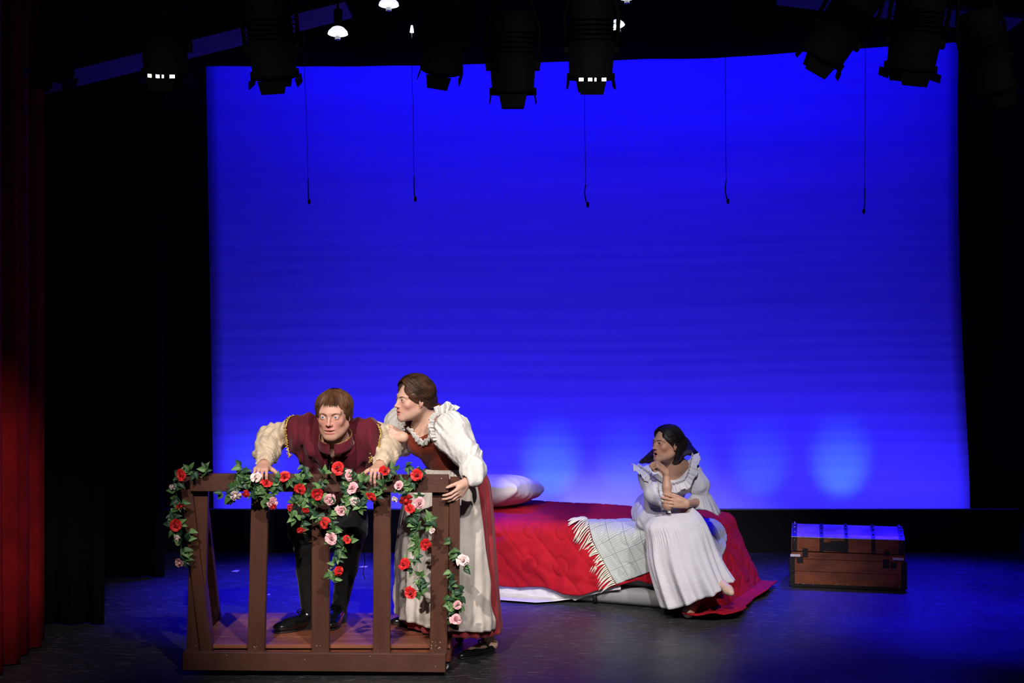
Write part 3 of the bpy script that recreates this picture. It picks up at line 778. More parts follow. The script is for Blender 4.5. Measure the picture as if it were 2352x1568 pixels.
# ================================================================== the man behind the railing
def man():
    S = SDF(); H = Frame(W(766, 951, 7.36), rot(.12, .13, .0), 1.06)
    build_head(S, H, gape=.0045, wide=.003, lidopen=.0060, jawk=1.14, lipk=.82)
    neck = W(768, 1018, 7.50); ch = W(768, 1035, 7.60)
    S.cone(H.w((0, .018, -.06)), neck, .060, .066, .03)
    shl, shr = W(690, 1000, 7.56), W(862, 1004, 7.56); pel = W(752, 1128, 7.95)
    S.cone(neck, ch, .07, .13, .05); S.cone(ch, pel, .135, .14, .06)
    S.cone(neck, shl, .05, .06, .05); S.cone(neck, shr, .05, .06, .05)
    ell_, elr = W(624, 1012, 7.66), W(900, 1020, 7.66)
    wl, wr_ = W(606, 1068, 7.352), W(872, 1069, 7.352)
    S.cone(shl, ell_, .055, .042, .03); S.cone(shr, elr, .055, .042, .03)
    S.chain([ell_, (ell_ * .35 + wl * .65), wl], [.043, .034, .025], .02); S.chain([elr, (elr * .35 + wr_ * .65), wr_], [.043, .034, .025], .02)
    zr = 1.9 - (1108 - 700) * (YF + .02) / F + .045     # top of the rail
    cl = ((.62, .92, .40), (.66, .94, .40), (.68, .94, .40), (.72, .9, .40))
    # hands over the rail, fingers hooked over its front
    hand(S, wl, (-.02, -.95, -.14), (0.0, .1, -1), (1, 0, 0), cl, .98, .10, (.5, .85, .3), (.8, .5, .3))
    hand(S, wr_, (-.03, -.95, -.14), (0.0, .1, -1), (-1, 0, 0), ((.66, .92, .4), (.66, .92, .4), (.64, .92, .4), (.68, .9, .4)), .98, .05, (.5, .85, .3), (.85, .4, .3))
    # legs
    hipl, hipr = W(722, 1128, 7.93), W(785, 1128, 7.95); knl, knr = W(700, 1250, 7.70), W(806, 1250, 7.84); anl, anr = W(712, 1424, 7.72), W(777, 1408, 7.86)
    S.cone(pel, hipl, .12, .09, .05); S.cone(pel, hipr, .12, .09, .05)
    S.chain([hipl, knl, (knl * .65 + anl * .35) + (0, .02, 0), anl], [.088, .056, .053, .036], .03); S.chain([hipr, knr, (knr * .65 + anr * .35) + (0, .02, 0), anr], [.088, .056, .053, .036], .03)
    zd = dz
    for an, dv in ((anl, (-.75, -.62, 0)), (anr, (-.12, -1, 0))):
        d = dirs(dv); h0 = np.array((an[0], an[1], zd + .05)) - d * .03; S.cone(an, h0, .036, .036, .02); S.cone(h0, h0 + d * .15 + (0, 0, -.018), .032, .024, .02)
    hc = W(766, 951, 7.36)
    me = sdf_mesh(S, (-1.45, 7.05, .12), (-.52, 8.15, 1.42), .0062,
        head_colors(H, (.56, .20, .17), (.66, .24, .19), (.20, .06, .05), .0045, .003), (.60, .335, .25),
        fx=((hc[0] - .085, hc[0] + .085, .0022), (wl[0] - .06, wl[0] + .06, .0026), (wr_[0] - .06, wr_[0] + .05, .0026)),
        fy=((7.19, 7.42, .0026),), fz=((hc[2] - .13, hc[2] + .05, .0022), (.96, 1.10, .0026)))
    p = put('person', me, skin_mat('fair_skin'), None, True)
    tag(p, 'man in a maroon tabard and cream sleeves gripping the balcony rail with both hands', 'person')
    eyeballs(H, p, (.16, .26, .36), (-.05, -1, .12))
    bv = bvh_of(p)
    Mh = mat('light_brown_hair', (.105, .046, .022), .55, var=.45, scale=30, stretch=(1, 1, .3), spec=.2)
    brows(H, p, Mh, .0020, .0170, .0195, .0150, .0028, bvh=bv)
    MB().box(H.w((0, -.0835, -.0638)), (.0185 * 1.06, .004, .0036), H.R, 0, .001).put('teeth', mat('teeth', (.75, .68, .58), .3), p)
    # hair
    Hs = SDF(); cr = (0, .030, .045)
    Hs.u(H.f(f_ell((0, .022, .036), (.083, .100, .082))), 0); Hs.u(H.f(f_ell((0, .045, -.015), (.082, .075, .065))), .02)
    for s in (-1, 1): Hs.u(H.f(f_ell((s * .070, .006, .022), (.014, .038, .048))), .015)
    Hs.cut(H.f(f_ell((0, -.115, .004), (.069, .088, .092))), .012); Hs.cut(H.f(f_ell((0, -.06, -.10), (.12, .09, .088))), .012)
    n0 = folds(H.R @ np.array((0, .3, 1)), 190, .0028, 3)
    Hs.ops = [(m_, (disp(f, n0) if m_ == 1 else f), k) for m_, f, k in Hs.ops]
    hm = sdf_mesh(Hs, H.o - .16, H.o + .17, .0036)
    hair = put('hair', hm, Mh, p, True)
    rs = np.random.RandomState(5)
    def path(i):
        a = rs.rand() * 2 * PI; s = math.sin(a); c = -math.cos(a)     # a=0 front
        front = max(0, math.cos(a)); side = abs(math.sin(a))
        zend = .084 - .030 * rs.rand() if front > .62 else (.004 - .026 * rs.rand() if front > -.2 else -.055 - .02 * rs.rand())
        if .35 < front <= .62: zend = .03 + .02 * rs.rand()
        rx, ry, rz = .0865, .103, .084; c0 = np.array((0, .022, .036)); out = []
        start = np.array((.005 * rs.randn(), .025 + .01 * rs.randn(), 1.0))
        for t in np.linspace(.03, 1, 6):
            zz = (1 - t) * .99 + t * max(-.95, (zend - .040) / rz); rr = math.sqrt(max(0.0, 1 - zz * zz)) if zz > 0 else 1.0 - .06 * t
            out.append(H.w(c0 + np.array((s * rr * rx, c * rr * ry + .0, zz * rz)) * (1.022 + .014 * rs.randn())))
        return np.array(out)
    strands(path, .0013, .0032, 950, rs).put('hair_strand', Mh, p)['kind'] = 'stuff'
    # shirt sleeves
    Mc = cloth_mat('cream_shirt', (.62, .50, .36), bump=.3, bscale=90)
    for nm, sh, el, wv, sd_, sgn in (('sleeve', W(676, 988, 7.56), W(622, 1004, 7.66), wl, 3, -1), ('sleeve', W(872, 1000, 7.58), W(900, 1016, 7.66), wr_, 8, 1)):
        T = SDF(); g1 = gathers(wv, wv - el, 15, .005, .06, sd_); g2 = folds(wv - el, 48, .0095, sd_, 1.2); g3 = folds(sh - el, 85, .0045, sd_ + 1, 1.0)
        D = lambda f: disp(f, g1, g2, g3)
        if sgn > 0: T.u(D(f_ell(W(868, 1012, 7.56), (.06, .075, .085))), 0)
        mid = el * .5 + wv * .5; cf = wv + (el - wv) * .10
        T.u(D(f_cone(sh, el, .070, .064)), .03); T.u(D(f_cone(el, mid, .066, .064)), .04); T.u(D(f_cone(mid, cf, .064, .040)), .03)
        T.u(f_cone(cf, cf + (wv - cf) * .25, .037, .036), .012)
        dd = dirs(wv - el); T.cut(f_cone(cf + dd * .022, cf + dd * .2, .027, .05), .004); T.cut(f_plane(cf + dd * .026, -dd), .003)
        sm = sdf_mesh(T, np.minimum(np.minimum(sh, el), wv) - .12, np.maximum(np.maximum(sh, el), wv) + .12, .0045)
        put('sleeve', sm, Mc, p, True)
    # tabard
    Mt = cloth_mat('maroon_wool', (.100, .0068, .017), var=.18, rough=.8, bump=.35, bscale=170)
    T = SDF(); fo = folds((0.1, -.2, 1), 36, .019, 21, .9); fo2 = folds((.5, 0, 1), 60, .0035, 23)
    D = lambda f: disp(f, fo, fo2)
    up = W(768, 1000, 7.60)
    T.u(D(f_ell(up, (.205, .13, .088))), 0)
    T.u(D(f_cone(W(768, 1022, 7.60), W(774, 1092, 7.80), .165, .155)), .05)
    T.u(D(f_ell(W(722, 1030, 7.54), (.085, .075, .09))), .05); T.u(D(f_cone(W(742, 1035, 7.56), W(738, 1085, 7.64), .085, .08)), .05); T.u(D(f_cone(W(805, 1040, 7.56), W(812, 1092, 7.64), .085, .09)), .05)
    T.u(D(f_cone(W(755, 990, 7.54), W(680, 985, 7.56), .085, .078)), .04); T.u(D(f_cone(W(780, 992, 7.54), W(852, 998, 7.56), .085, .080)), .04)
    # cap wings over the shoulders
    T.u(D(f_ell(W(683, 1004, 7.545), (.062, .118, .112))), .03); T.u(D(f_ell(W(852, 1018, 7.545), (.072, .122, .128))), .03)
    T.cut(f_cone(W(665, 1062, 7.4), W(660, 1062, 7.9), .052, .05), .01)
    T.cut(f_plane(W(660, 1000, 7.5), (1, -.05, .12)), .004); T.cut(f_plane(W(873, 1010, 7.5), (-1, -.05, .10)), .004)
    T.cut(f_ell(H.w((0, -.005, -.060)), (.068, .072, .085)), .01)
    T.cut(f_cone(W(755, 1040, 7.30), W(757, 1100, 7.34), .006, .009), .006)
    tm = sdf_mesh(T, W(640, 1110, 7.3) * (1, 1, 1) + (0, 0, -.1), W(900, 930, 8.0) + (0.05, .05, .02), .0045)
    tab = put('tabard', tm, Mt, p, True); bt = bvh_of(tab)
    # gold braid on both cap edges
    for pts in ([(668, 954), (660, 968), (655, 990), (654, 1010), (656, 1030), (662, 1050)], [(868, 974), (873, 988), (876, 1008), (875, 1030), (868, 1052), (860, 1072)]):
        left = pts[0][0] < 700; mb = MB(); P = []
        for q in smoothpath(pts, 34):
            h = None
            for dx in range(0, 16):
                h = hit(bt, q[0] + (dx if left else -dx), q[1], .004)
                if h is not None: break
            if h is None: h = W(q[0] + (3 if left else -3), q[1], 7.46)
            h2 = hit(bt, q[0] + (12 if left else -12), q[1], .004)
            if h2 is not None: h = np.array((h[0], min(h[1], h2[1] + .010), h[2]))
            P.append(h)
        P = np.array(P); P[:, 1] = np.convolve(np.pad(P[:, 1], 4, 'edge'), np.ones(9) / 9, 'valid') - .004
        mb.tube(P, .0042, 6)
        for i, h in enumerate(P): mb.ball(h + np.array((.006 * (-1 if left else 1) * (1 if i % 2 else -.6), -.003, 0)), .0042, 4)
        mb.put('gold_braid', M_gold, p, True)
    # standing collar with gold edge and buttons
    nk = H.w((0, .0, -.100)); n_ = 40; P = np.zeros((6, n_, 3)); edge = []
    for j in range(6):
        for i in range(n_):
            a = -PI / 2 + .14 + (2 * PI - .28) * i / (n_ - 1); r = .070 + .016 * (1 - j / 5) + .010 * j / 5
            q = np.array((math.cos(a) * r * 1.05, math.sin(a) * r * 1.05 + .028, -.034 + .052 * j / 5 - .030 * (1 - math.sin(a)) + (.0 if j < 5 else .002)))
            P[j, i] = nk + H.R @ q
    put_c = put('collar', grid_mesh(P), Mt, p, True); thick(put_c, .005, 0)
    mb = MB(); mb.tube(P[5], .0022, 5)
    for i in range(1, n_ - 1): mb.ball(P[5, i], .0032, 4)
    mb.put('collar_chain', M_gold, p, True)
    mb = MB(); P = []
    for y in range(1024, 1085, 4):
        h = hit(bt, 757 - (1084 - y) * -.02, y, .003)
        if h is not None: P.append(h)
    if len(P) > 2:
        P = np.array(P); P[:, 1] = P[:, 1].mean() + (P[:, 1] - P[:, 1].mean()) * .5 - .006
        MB().tube(P, .0085, 6).put('front_opening', M_black, p, True)
        for i in range(0, len(P) - 1): mb.ball(P[i] + (.002, -.009, 0), .0022, 5)
    mb.put('hook_fastener', M_silver, p, True)
    for q in ((769, 1019), (762, 1061)):
        h = hit(bt, *q, .006)
        if h is not None: MB().ball(h, (.011, .007, .008), 8).put('gold_button', M_gold, p, True)
    # gold cuff tassel on his right-hand wrist
    mb = MB(); c = W(849, 1052, 7.36)
    for i in range(12): mb.ball(c + np.random.RandomState(i).randn(3) * (.005, .003, .010), .005, 5)
    mb.put('gold_tassel', M_gold, p, True)
    # breeches, stockings
    Mb = cloth_mat('black_breeches', (.006, .006, .007), bump=.3, bscale=60); Ms = cloth_mat('black_stocking', (.008, .008, .009), bump=.2, bscale=200, rough=.7)
    T = SDF(); fb = folds((0, 0, 1), 34, .010, 5); D = lambda f: disp(f, fb)
    kl2, kr2 = knl + (0, 0, .08), knr + (0, 0, .08)
    T.u(D(f_cone(pel, hipl, .14, .125)), .05); T.u(D(f_cone(pel, hipr, .14, .125)), .05); T.u(D(f_cone(hipl, kl2, .125, .098)), .04); T.u(D(f_cone(hipr, kr2, .125, .098)), .04)
    put('breeches', sdf_mesh(T, W(650, 1280, 7.5), W(850, 1040, 8.3), .006), Mb, p, True)
    MB().lathe([(.072, -.008), (.076, -.006), (.076, .006), (.072, .008)], 24, Matrix.Translation(knl + (0, 0, .03))).put('garter', mat('tan_garter', (.25, .14, .07), .5), p, True)
    for kn, an in ((knl, anl), (knr, anr)):
        T = SDF(); g = folds((.3, .2, 1), 160, .0009, 7); m_ = kn * .65 + an * .35 + (0, .02, 0)
        for a, b, ra, rb in ((kn + (0, 0, .10), kn, .066, .060), (kn, m_, .060, .057), (m_, an, .057, .042), (an, an + (0, 0, -.05), .043, .045)): T.u(disp(f_cone(a, b, ra, rb), g), .02)
        put('stocking', sdf_mesh(T, np.minimum(kn, an) - .09, np.maximum(kn, an) + (.09, .09, .16), .0055), Ms, p, True)
    for an, dv in ((anl, (-.80, -.60, 0)), (anr, (-.10, -1, 0))): shoe(p, an, dv, zd, lace=True)
    # dangling ribbon behind the knee
    MB().tube(smoothpath([W(832, 1250, 7.9), W(838, 1290, 7.9), W(834, 1312, 7.9), W(838, 1330, 7.9)], 12), .0025, 4).put('ribbon', M_black, p)
    return p
def shoe(p, an, dv, z, lace=False, strap=False, L_=.275, skin=None):
    """patent shoe: heel below the ankle, toe along dv, sole at z"""
    x = dirs(dv); y = np.array((-x[1], x[0], 0)); R = np.stack([x, y, (0, 0, 1)], 1); o = np.array((an[0], an[1], z)) - x * .055
    Fm = Frame(o, R, L_ / .275); T = SDF(); u = lambda f, k=0: T.u(Fm.f(f), k); c = lambda f, k=0: T.cut(Fm.f(f), k)
    if lace:
        u(f_ell((.055, 0, .055), (.058, .038, .050))); u(f_ell((.135, 0, .042), (.075, .042, .038)), .03); u(f_ell((.205, 0, .030), (.070, .041, .028)), .03)
        u(f_cone((.06, 0, .05), (.05, 0, .095), .036, .040), .02); c(f_cone((.055, 0, .06), (.04, 0, .16), .030, .040), .006)
        for xx in (.165, .18, .15): c(f_cone((xx, -.04, .077), (xx + .004, .04, .075), .0015, .0015), .003)
    else:
        u(f_ell((.050, 0, .038), (.052, .034, .040))); u(f_ell((.125, 0, .026), (.085, .036, .026)), .02); u(f_ell((.200, 0, .020), (.072, .032, .020)), .025)
        u(f_cone((.225, 0, .016), (.262, 0, .013), .022, .010), .02)
        c(f_ell((.085, 0, .066), (.085, .029, .052)), .006)
    T.keep(Fm.f(f_plane((0, 0, .004), (0, 0, -1))), .003)
    me = sdf_mesh(T, o - .30, o + (.30, .30, .20), .0036); put('shoe', me, M_patent, p, True)
    T = SDF(); w1, w2 = (.034, .043) if lace else (.029, .034)
    T.u(Fm.f(f_ell((.052, 0, .006), (.056, w1, .009)))); T.u(Fm.f(f_ell((.19, 0, .006), (.084, w2, .009))), .03); T.keep(Fm.f(f_plane((0, 0, .001), (0, 0, -1))), .001)
    put('sole', sdf_mesh(T, o - .30, o + (.30, .30, .05), .0036), M_rubber, p, True)
    if lace:
        mb = MB()
        for i, xx in enumerate((.095, .112, .129)):
            P = [Fm.w((xx + .006 * s, .022 * s, .093 - .10 * (xx - .095) * 5 * .12)) for s in (-1, -.5, 0, .5, 1)]
            P = np.array(P); P[1:-1, 2] += .004; mb.tube(P, .0028, 5)
        for s in (-1, 1): mb.tube(smoothpath([Fm.w((.11, 0, .096)), Fm.w((.10, s * .018, .108)), Fm.w((.12, s * .028, .094)), Fm.w((.112, 0, .095))], 10), .0024, 5)
        mb.put('shoelace', M_black, p, True)
    if strap:
        P = smoothpath([Fm.w((.075, -.034, .045)), Fm.w((.10, -.030, .070)), Fm.w((.105, 0, .083)), Fm.w((.10, .030, .070)), Fm.w((.075, .034, .045))], 16)
        mb = MB(); mb.tube(P, .0055, 6); mb.put('shoe_strap', M_patent, p, True)
        mb = MB(); c_ = Fm.w((.103, .012, .083)); mb.tube([c_ + Fm.R @ np.array(q) for q in ((.009, -.008, 0), (.009, .008, 0), (-.009, .008, 0), (-.009, -.008, 0), (.009, -.008, 0))], .0018, 5); mb.put('buckle', M_silver, p)
man()

def loft(rings, n_out, M, pleat=None, arc=(0, 2 * PI), out=0.0, taper=None):
    """rings: (L px, L py, R px, R py, Y centre, depth half) -> lattice of points"""
    R = smoothpath(rings, n_out); wrap = isinstance(arc[1], float) and abs(arc[1] - arc[0] - 2 * PI) < 1e-6
    P = np.zeros((n_out, M, 3))
    for j, (lx, ly, rx, ry, Yc, b) in enumerate(R):
        v = j / (n_out - 1); l, r = W(lx, ly, Yc), W(rx, ry, Yc); c = (l + r) / 2; a = (r[0] - l[0]) / 2
        a1 = arc[1] if isinstance(arc[1], float) else 2 * PI - math.acos(arc[1][0] + (arc[1][1] - arc[1][0]) * v)
        th = np.linspace(arc[0], a1, M, endpoint=not wrap); w = pleat(th, v) if pleat else 0 * th
        P[j, :, 0] = c[0] + (a + out + w) * np.cos(th); P[j, :, 1] = Yc + (b + out + w) * np.sin(th)
        P[j, :, 2] = c[2] + (r[2] - l[2]) / 2 * np.cos(th)
    return P, wrap
def ruffle(name, pts, outv, width, n, amp, m, parent, seed=0, rows=5, gather=.4):
    """frill: attached along pts, standing out along outv (per point or one)"""
    N = n * 14; C = smoothpath(pts, N); T = np.gradient(C, axis=0); T /= np.linalg.norm(T, axis=1)[:, None]
    O = np.array(outv, float); O = np.tile(O, (N, 1)) if O.ndim == 1 else smoothpath(O, N)
    O = O / np.linalg.norm(O, axis=1)[:, None]; B = np.cross(T, O); rs = np.random.RandomState(seed); ph = rs.rand(3) * 6
    u = np.linspace(0, n * 2 * PI, N); w = np.sin(u + 1.2 * np.sin(u * .23 + ph[0])) + .35 * np.sin(u * 2.3 + ph[1])
    wl = width * (1 + .12 * np.sin(u * .37 + ph[2]))
    P = np.zeros((rows, N, 3))
    for j in range(rows):
        v = j / (rows - 1)
        P[j] = C + O * (wl * v)[:, None] + B * (amp * w * (gather + (1 - gather) * v))[:, None] + T * (amp * .6 * np.cos(u + 1.2 * np.sin(u * .23 + ph[0])) * v)[:, None]
    return thick(put(name, grid_mesh(P), m, parent, True), .0022, 0)
def hair_cap(H, fem_grow=1.0, extra=(), cuts=(), noise=None, h=.0036, m=None, parent=None, lo=.18, hi=.18):
    T = SDF()
    for fn, k in extra: T.u(H.f(fn), k)
    for fn, k in cuts: T.cut(H.f(fn), k)
    if noise is not None: T.ops = [(a, (disp(f, noise) if a == 1 else f), k) for a, f, k in T.ops]
    return put('hair', sdf_mesh(T, H.o - lo, H.o + hi, h), m, parent, True)

# ================================================================== the standing woman
def maid():
    S = SDF(); H = Frame(W(949, 917, 7.52), rot(1.02, .02, .03), .97)
    build_head(S, H, fem=True, gape=.0045, wide=-.0015, lidopen=.0042, nose=.7, jawk=.93, lipk=.9)
    nb = W(984, 972, 7.62); chest = W(998, 1012, 7.68); wa = W(1040, 1072, 7.76); pel = W(1060, 1122, 7.82)
    shn, shf = W(1030, 988, 7.54), W(935, 990, 7.80)
    S.cone(H.w((0, .022, -.05)), nb, .046, .052, .03)
    S.cone(nb, shn, .045, .045, .05); S.cone(nb, shf, .045, .045, .05)
    S.cone(nb, chest, .06, .100, .06); S.cone(chest, wa, .098, .080, .05); S.cone(wa, pel, .10, .135, .05)
    S.ell(W(970, 1002, 7.63), (.068, .075, .068), .06)
    eln, wn = W(1090, 1052, 7.44), W(1072, 1108, 7.315); elf, wf = W(930, 1032, 7.76), W(928, 1004, 7.575)
    S.chain([shn, eln, wn], [.045, .036, .023], .02); S.chain([shf, elf, wf], [.045, .034, .023], .02)
    hand(S, wn, (-.50, -.55, -.62), (-.75, .60, .10), (0, -.4, .9), ((.35, .45, .3), (.38, .5, .3), (.4, .5, .3), (.45, .55, .3)), .90, .08, (.8, .45, .2), (.85, .2, .5))
    hand(S, wf, (-.93, -.26, .26), (0, 1, -.3), (.2, 0, 1), ((.22, .35, .3),) * 4, .84, .05, (.85, .4, .1), (.95, .15, .1))
    hn, hf = W(1082, 1130, 7.78), W(1035, 1130, 7.86); kn, kf = W(1088, 1300, 7.74), W(1010, 1290, 7.84)
    an, af = W(1120, 1463, 7.76), W(978, 1412, 7.86)
    S.cone(pel, hn, .12, .09, .04); S.cone(pel, hf, .12, .09, .04)
    S.chain([hn, kn, kn * .65 + an * .35, an], [.085, .055, .050, .032], .02); S.chain([hf, kf, kf * .65 + af * .35, af], [.085, .055, .050, .032], .02)
    for a_, dv, z in ((an, (-.75, -.66, 0), 0.0), (af, (-.95, -.30, 0), dz)):
        d = dirs(dv); h0 = np.array((a_[0], a_[1], z + .045)) - d * .03; S.cone(a_, h0, .030, .028, .02); S.cone(h0, h0 + d * .15 + (0, 0, -.012), .030, .020, .02)
    hc = H.o
    me = sdf_mesh(S, (W(880, 0, 7.6)[0], 7.12, 0), (W(1160, 0, 7.6)[0], 8.1, 1.62), .0062,
        head_colors(H, (.60, .19, .17), (.62, .27, .21), (.18, .06, .05), .0045, -.0015, liner=(.10, .04, .035)), (.62, .38, .29),
        fx=((hc[0] - .12, hc[0] + .09, .0022), (wn[0] - .09, wn[0] + .05, .0026)),
        fy=((7.20, 7.34, .0026), (hc[1] - .12, hc[1] + .08, .0024)), fz=((hc[2] - .13, hc[2] + .05, .0022), (wn[2] - .13, wn[2] + .04, .0026)))
    p = put('person', me, skin_mat('fair_skin_rosy'), None, True)
    tag(p, 'woman in white puffed blouse, rust bodice and pale apron leaning over behind the balcony', 'person')
    eyeballs(H, p, (.10, .045, .02), (.05, -1, -.06)); bv = bvh_of(p)
    Mh = mat('brown_hair', (.055, .025, .014), .5, var=.5, scale=26, stretch=(.6, .6, 1.5), spec=.3)
    brows(H, p, mat('dark_brow', (.03, .014, .009), .6), .0022, .0165, .0205, .0165, .0015, bvh=bv)
    MB().box(H.w((0, -.0845, -.0635)), (.0155 * .97, .004, .0034), H.R, 0, .001).put('teeth', mat('teeth', (.75, .70, .62), .3), p)
    # hair pulled back from a middle parting into a low loose bun
    n0 = folds(H.R @ np.array((0, 1, -.45)), 190, .0018, 3, .8)
    hair_cap(H, extra=((f_ell((.036, .018, .048), (.044, .091, .074)), .0), (f_ell((-.036, .018, .048), (.044, .091, .074)), .012), (f_ell((0, .035, .035), (.086, .092, .090)), .02), (f_ell((0, .095, -.005), (.052, .045, .052)), .02), (f_ell((0, .112, -.012), (.038, .036, .040)), .01),
                       (f_ell((.065, -.006, .022), (.014, .042, .032)), .015), (f_ell((-.065, -.006, .022), (.014, .042, .032)), .015)),
             cuts=((f_ell((0, -.125, -.004), (.063, .098, .082)), .008), (f_ell((0, -.05, -.10), (.12, .095, .085)), .012), (f_cone((0, -.09, .128), (0, .03, .152), .006, .003), .008)), noise=n0, m=Mh, parent=p)
    rs = np.random.RandomState(9)
    def path(i):
        s = 1 if rs.rand() < .5 else -1; t0 = rs.rand(); y0 = -.060 + .11 * t0
        rx, ry, rz = .088, .106, .095; c0 = np.array((0, .016, .042)); out = []
        d0 = np.array((s * .06, (y0 - .022) / ry, math.sqrt(max(.05, 1 - ((y0 - .022) / ry) ** 2)))); dm = dirs(np.array((s * (.95), -.50 + .9 * t0 + .2 * rs.rand(), -.25 + .75 * rs.rand() * (.5 + t0)))); d1 = dirs(np.array((s * .25, .95, -.45 + .1 * rs.randn())))
        for t in np.linspace(0, 1, 7):
            d = (1 - t) ** 2 * d0 + 2 * t * (1 - t) * dm + t * t * d1; d = dirs(d)
            out.append(H.w(c0 + d * np.array((rx, ry, rz)) * (1.045 + .014 * rs.randn())))
        return np.array(out)
    strands(path, .0014, .0035, 950, rs, 10).put('hair_strand', Mh, p)['kind'] = 'stuff'
    mb = MB()
    for i in range(18):                                            # loose wisps at the nape and bun
        a = rs.randn(3) * .02; st = np.array((.02 * rs.randn(), .10, -.02)); mb.tube([H.w(st), H.w(st + (a[0], .02 + a[1], -.02 + a[2])), H.w(st + (a[0] * 2, .045 + 1.6 * a[1], -.03 + a[2] * 2))], [.001, .0008, .0004], 4)
    mb.put('hair_wisp', Mh, p)['kind'] = 'stuff'
    # bodice
    Mr = cloth_mat('rust_velvet', (.175, .026, .012), var=.2, rough=.7, bump=.2)
    T = SDF(); fo = folds((-.4, 0, 1), 40, .004, 5, .8); D = lambda f: disp(f, fo)
    T.u(D(f_cone(W(996, 1002, 7.69), wa, .130, .112)), .0); T.u(D(f_cone(wa, wa * .72 + pel * .28, .108, .118)), .03); T.u(D(f_ell(W(972, 1012, 7.62), (.088, .088, .085))), .05)
    T.u(D(f_cone(W(940, 975, 7.66), W(950, 1008, 7.62), .022, .040)), .02)
    T.u(D(f_cone(W(1004, 940, 7.66), W(1006, 990, 7.62), .034, .060)), .03)
    T.cut(f_ell(W(966, 968, 7.56), (.062, .16, .090), np.array(Matrix.Rotation(.45, 3, 'Y'))), .008)
    T.cut(f_cone(H.w((0, .03, -.03)), W(980, 968, 7.60), .062, .062), .008)
    bod = put('bodice', sdf_mesh(T, W(915, 1120, 7.5) - (.03, .1, .05), W(1075, 920, 8.0) + (.12, .1, .05), .0045), Mr, p, True); bb = bvh_of(bod)
    Mw_ = cloth_mat('white_cotton', (.62, .61, .585), var=.05, bump=.3, bscale=90, rough=.75)
    # frilled neckline
    pts = []
    for q in ((944, 990), (950, 1004), (958, 1016), (968, 1022), (978, 1022), (986, 1012), (990, 1000), (994, 990)):
        h = hit(bb, *q, .004); pts.append(h if h is not None else W(q[0], q[1], 7.53))
    pts = np.array(pts); pts[:, 1] = np.median(pts[:, 1]) * .5 + pts[:, 1] * .5 - .008
    ruffle('neck_frill', pts, [(-.5, -.5, .9), (.1, -.7, 1), (.1, -.7, 1), (-.5, -.5, .8)], .038, 9, .011, Mw_, p, 3, 7)
    # sleeves: near arm
    T = SDF(); g1 = gathers(shn, eln - shn, 17, .009, .05, 3); g2 = folds(eln - shn, 34, .0095, 11, 1.2); g3 = folds((0, .2, 1), 75, .0035, 12, 1); g4 = gathers(eln, wn - eln, 13, .007, .04, 6)
    D = lambda f: disp(f, g1, g2, g3, g4)
    T.u(D(f_ell(W(1036, 993, 7.50), (.098, .098, .108))), 0); T.u(D(f_cone(W(1040, 1000, 7.49), W(1068, 1038, 7.42), .092, .075)), .05)
    T.u(D(f_cone(W(1080, 1050, 7.41), W(1086, 1078, 7.36), .060, .064)), .025); T.u(D(f_cone(W(1086, 1078, 7.36), W(1085, 1096, 7.32), .064, .050)), .03)
    T.cut(f_cone(wn + (0, -.005, .012), wn + (-.03, -.02, -.08), .030, .05), .005)
    put('sleeve', sdf_mesh(T, W(960, 1130, 7.2) - (0.02, .05, .03), W(1130, 915, 7.7) + (.03, .05, .02), .0045), Mw_, p, True)
    ruffle('shoulder_frill', [W(1004, 958, 7.50), W(1014, 951, 7.49), W(1026, 947, 7.50), W(1038, 950, 7.55)], [(-.25, -.1, 1), (.0, -.15, 1), (.25, -.1, 1), (.6, 0, .8)], .052, 5, .012, Mw_, p, 5, 8)
    ruffle('shoulder_frill', [W(1008, 948, 7.47), W(998, 962, 7.44), W(996, 980, 7.42), W(1000, 998, 7.42), W(1004, 1010, 7.43)], (-.9, -.45, .1), .030, 8, .010, Mw_, p, 6, 7)
    # far arm
    T = SDF(); g1 = folds((-.2, 0, 1), 40, .008, 14, 1.2); g2 = gathers(W(935, 960, 7.8), (-.3, 0, -1), 15, .006, .08, 6); D = lambda f: disp(f, g1, g2)
    T.u(D(f_ell(W(922, 968, 7.80), (.085, .09, .085))), 0); T.u(D(f_cone(W(916, 985, 7.79), W(914, 1018, 7.78), .078, .066)), .04); T.u(D(f_cone(W(920, 1026, 7.78), W(925, 1030, 7.70), .052, .034)), .03)
    put('sleeve', sdf_mesh(T, W(870, 1070, 7.6) - (0.02, .05, .02), W(965, 920, 7.95) + (.02, .05, .02), .0048), Mw_, p, True)
    ruffle('shoulder_frill', [W(938, 962, 7.68), W(933, 975, 7.66), W(934, 990, 7.65)], (-1, -.4, .1), .028, 4, .007, Mw_, p, 8)
    # skirt and apron
    rings = [(992, 1075, 1092, 1070, 7.76, .115), (958, 1110, 1122, 1100, 7.80, .19), (934, 1190, 1133, 1180, 7.80, .235), (924, 1300, 1141, 1300, 7.80, .26), (925, 1380, 1148, 1390, 7.80, .28), (928, 1424, 1153, 1447, 7.80, .285)]
    rs = np.random.RandomState(4); ph = rs.rand(6) * 6
    pl = lambda th, v: (.003 + .009 * v) * (np.sin(17 * th + ph[0] + 1.5 * np.sin(3 * th + ph[1])) * .7 + .5 * np.sin(29 * th + ph[2] + v))
    Ms = cloth_mat('brick_red_skirt', (.27, .026, .033), var=.12, rough=.8, bump=.15)
    P, wr = loft(rings, 44, 220, pl); thick(put('skirt', grid_mesh(P, wrap=True), Ms, p, True), .003, 1)
    Ma = cloth_mat('pale_apron', (.56, .51, .46), var=.13, rough=.45, bump=.9, bscale=11, scale=4)
    ar = [list(r) for r in rings]; ar[-1] = [924, 1404, 1146, 1432, 7.80, .285]; ar[-2] = [922, 1370, 1143, 1385, 7.80, .28]
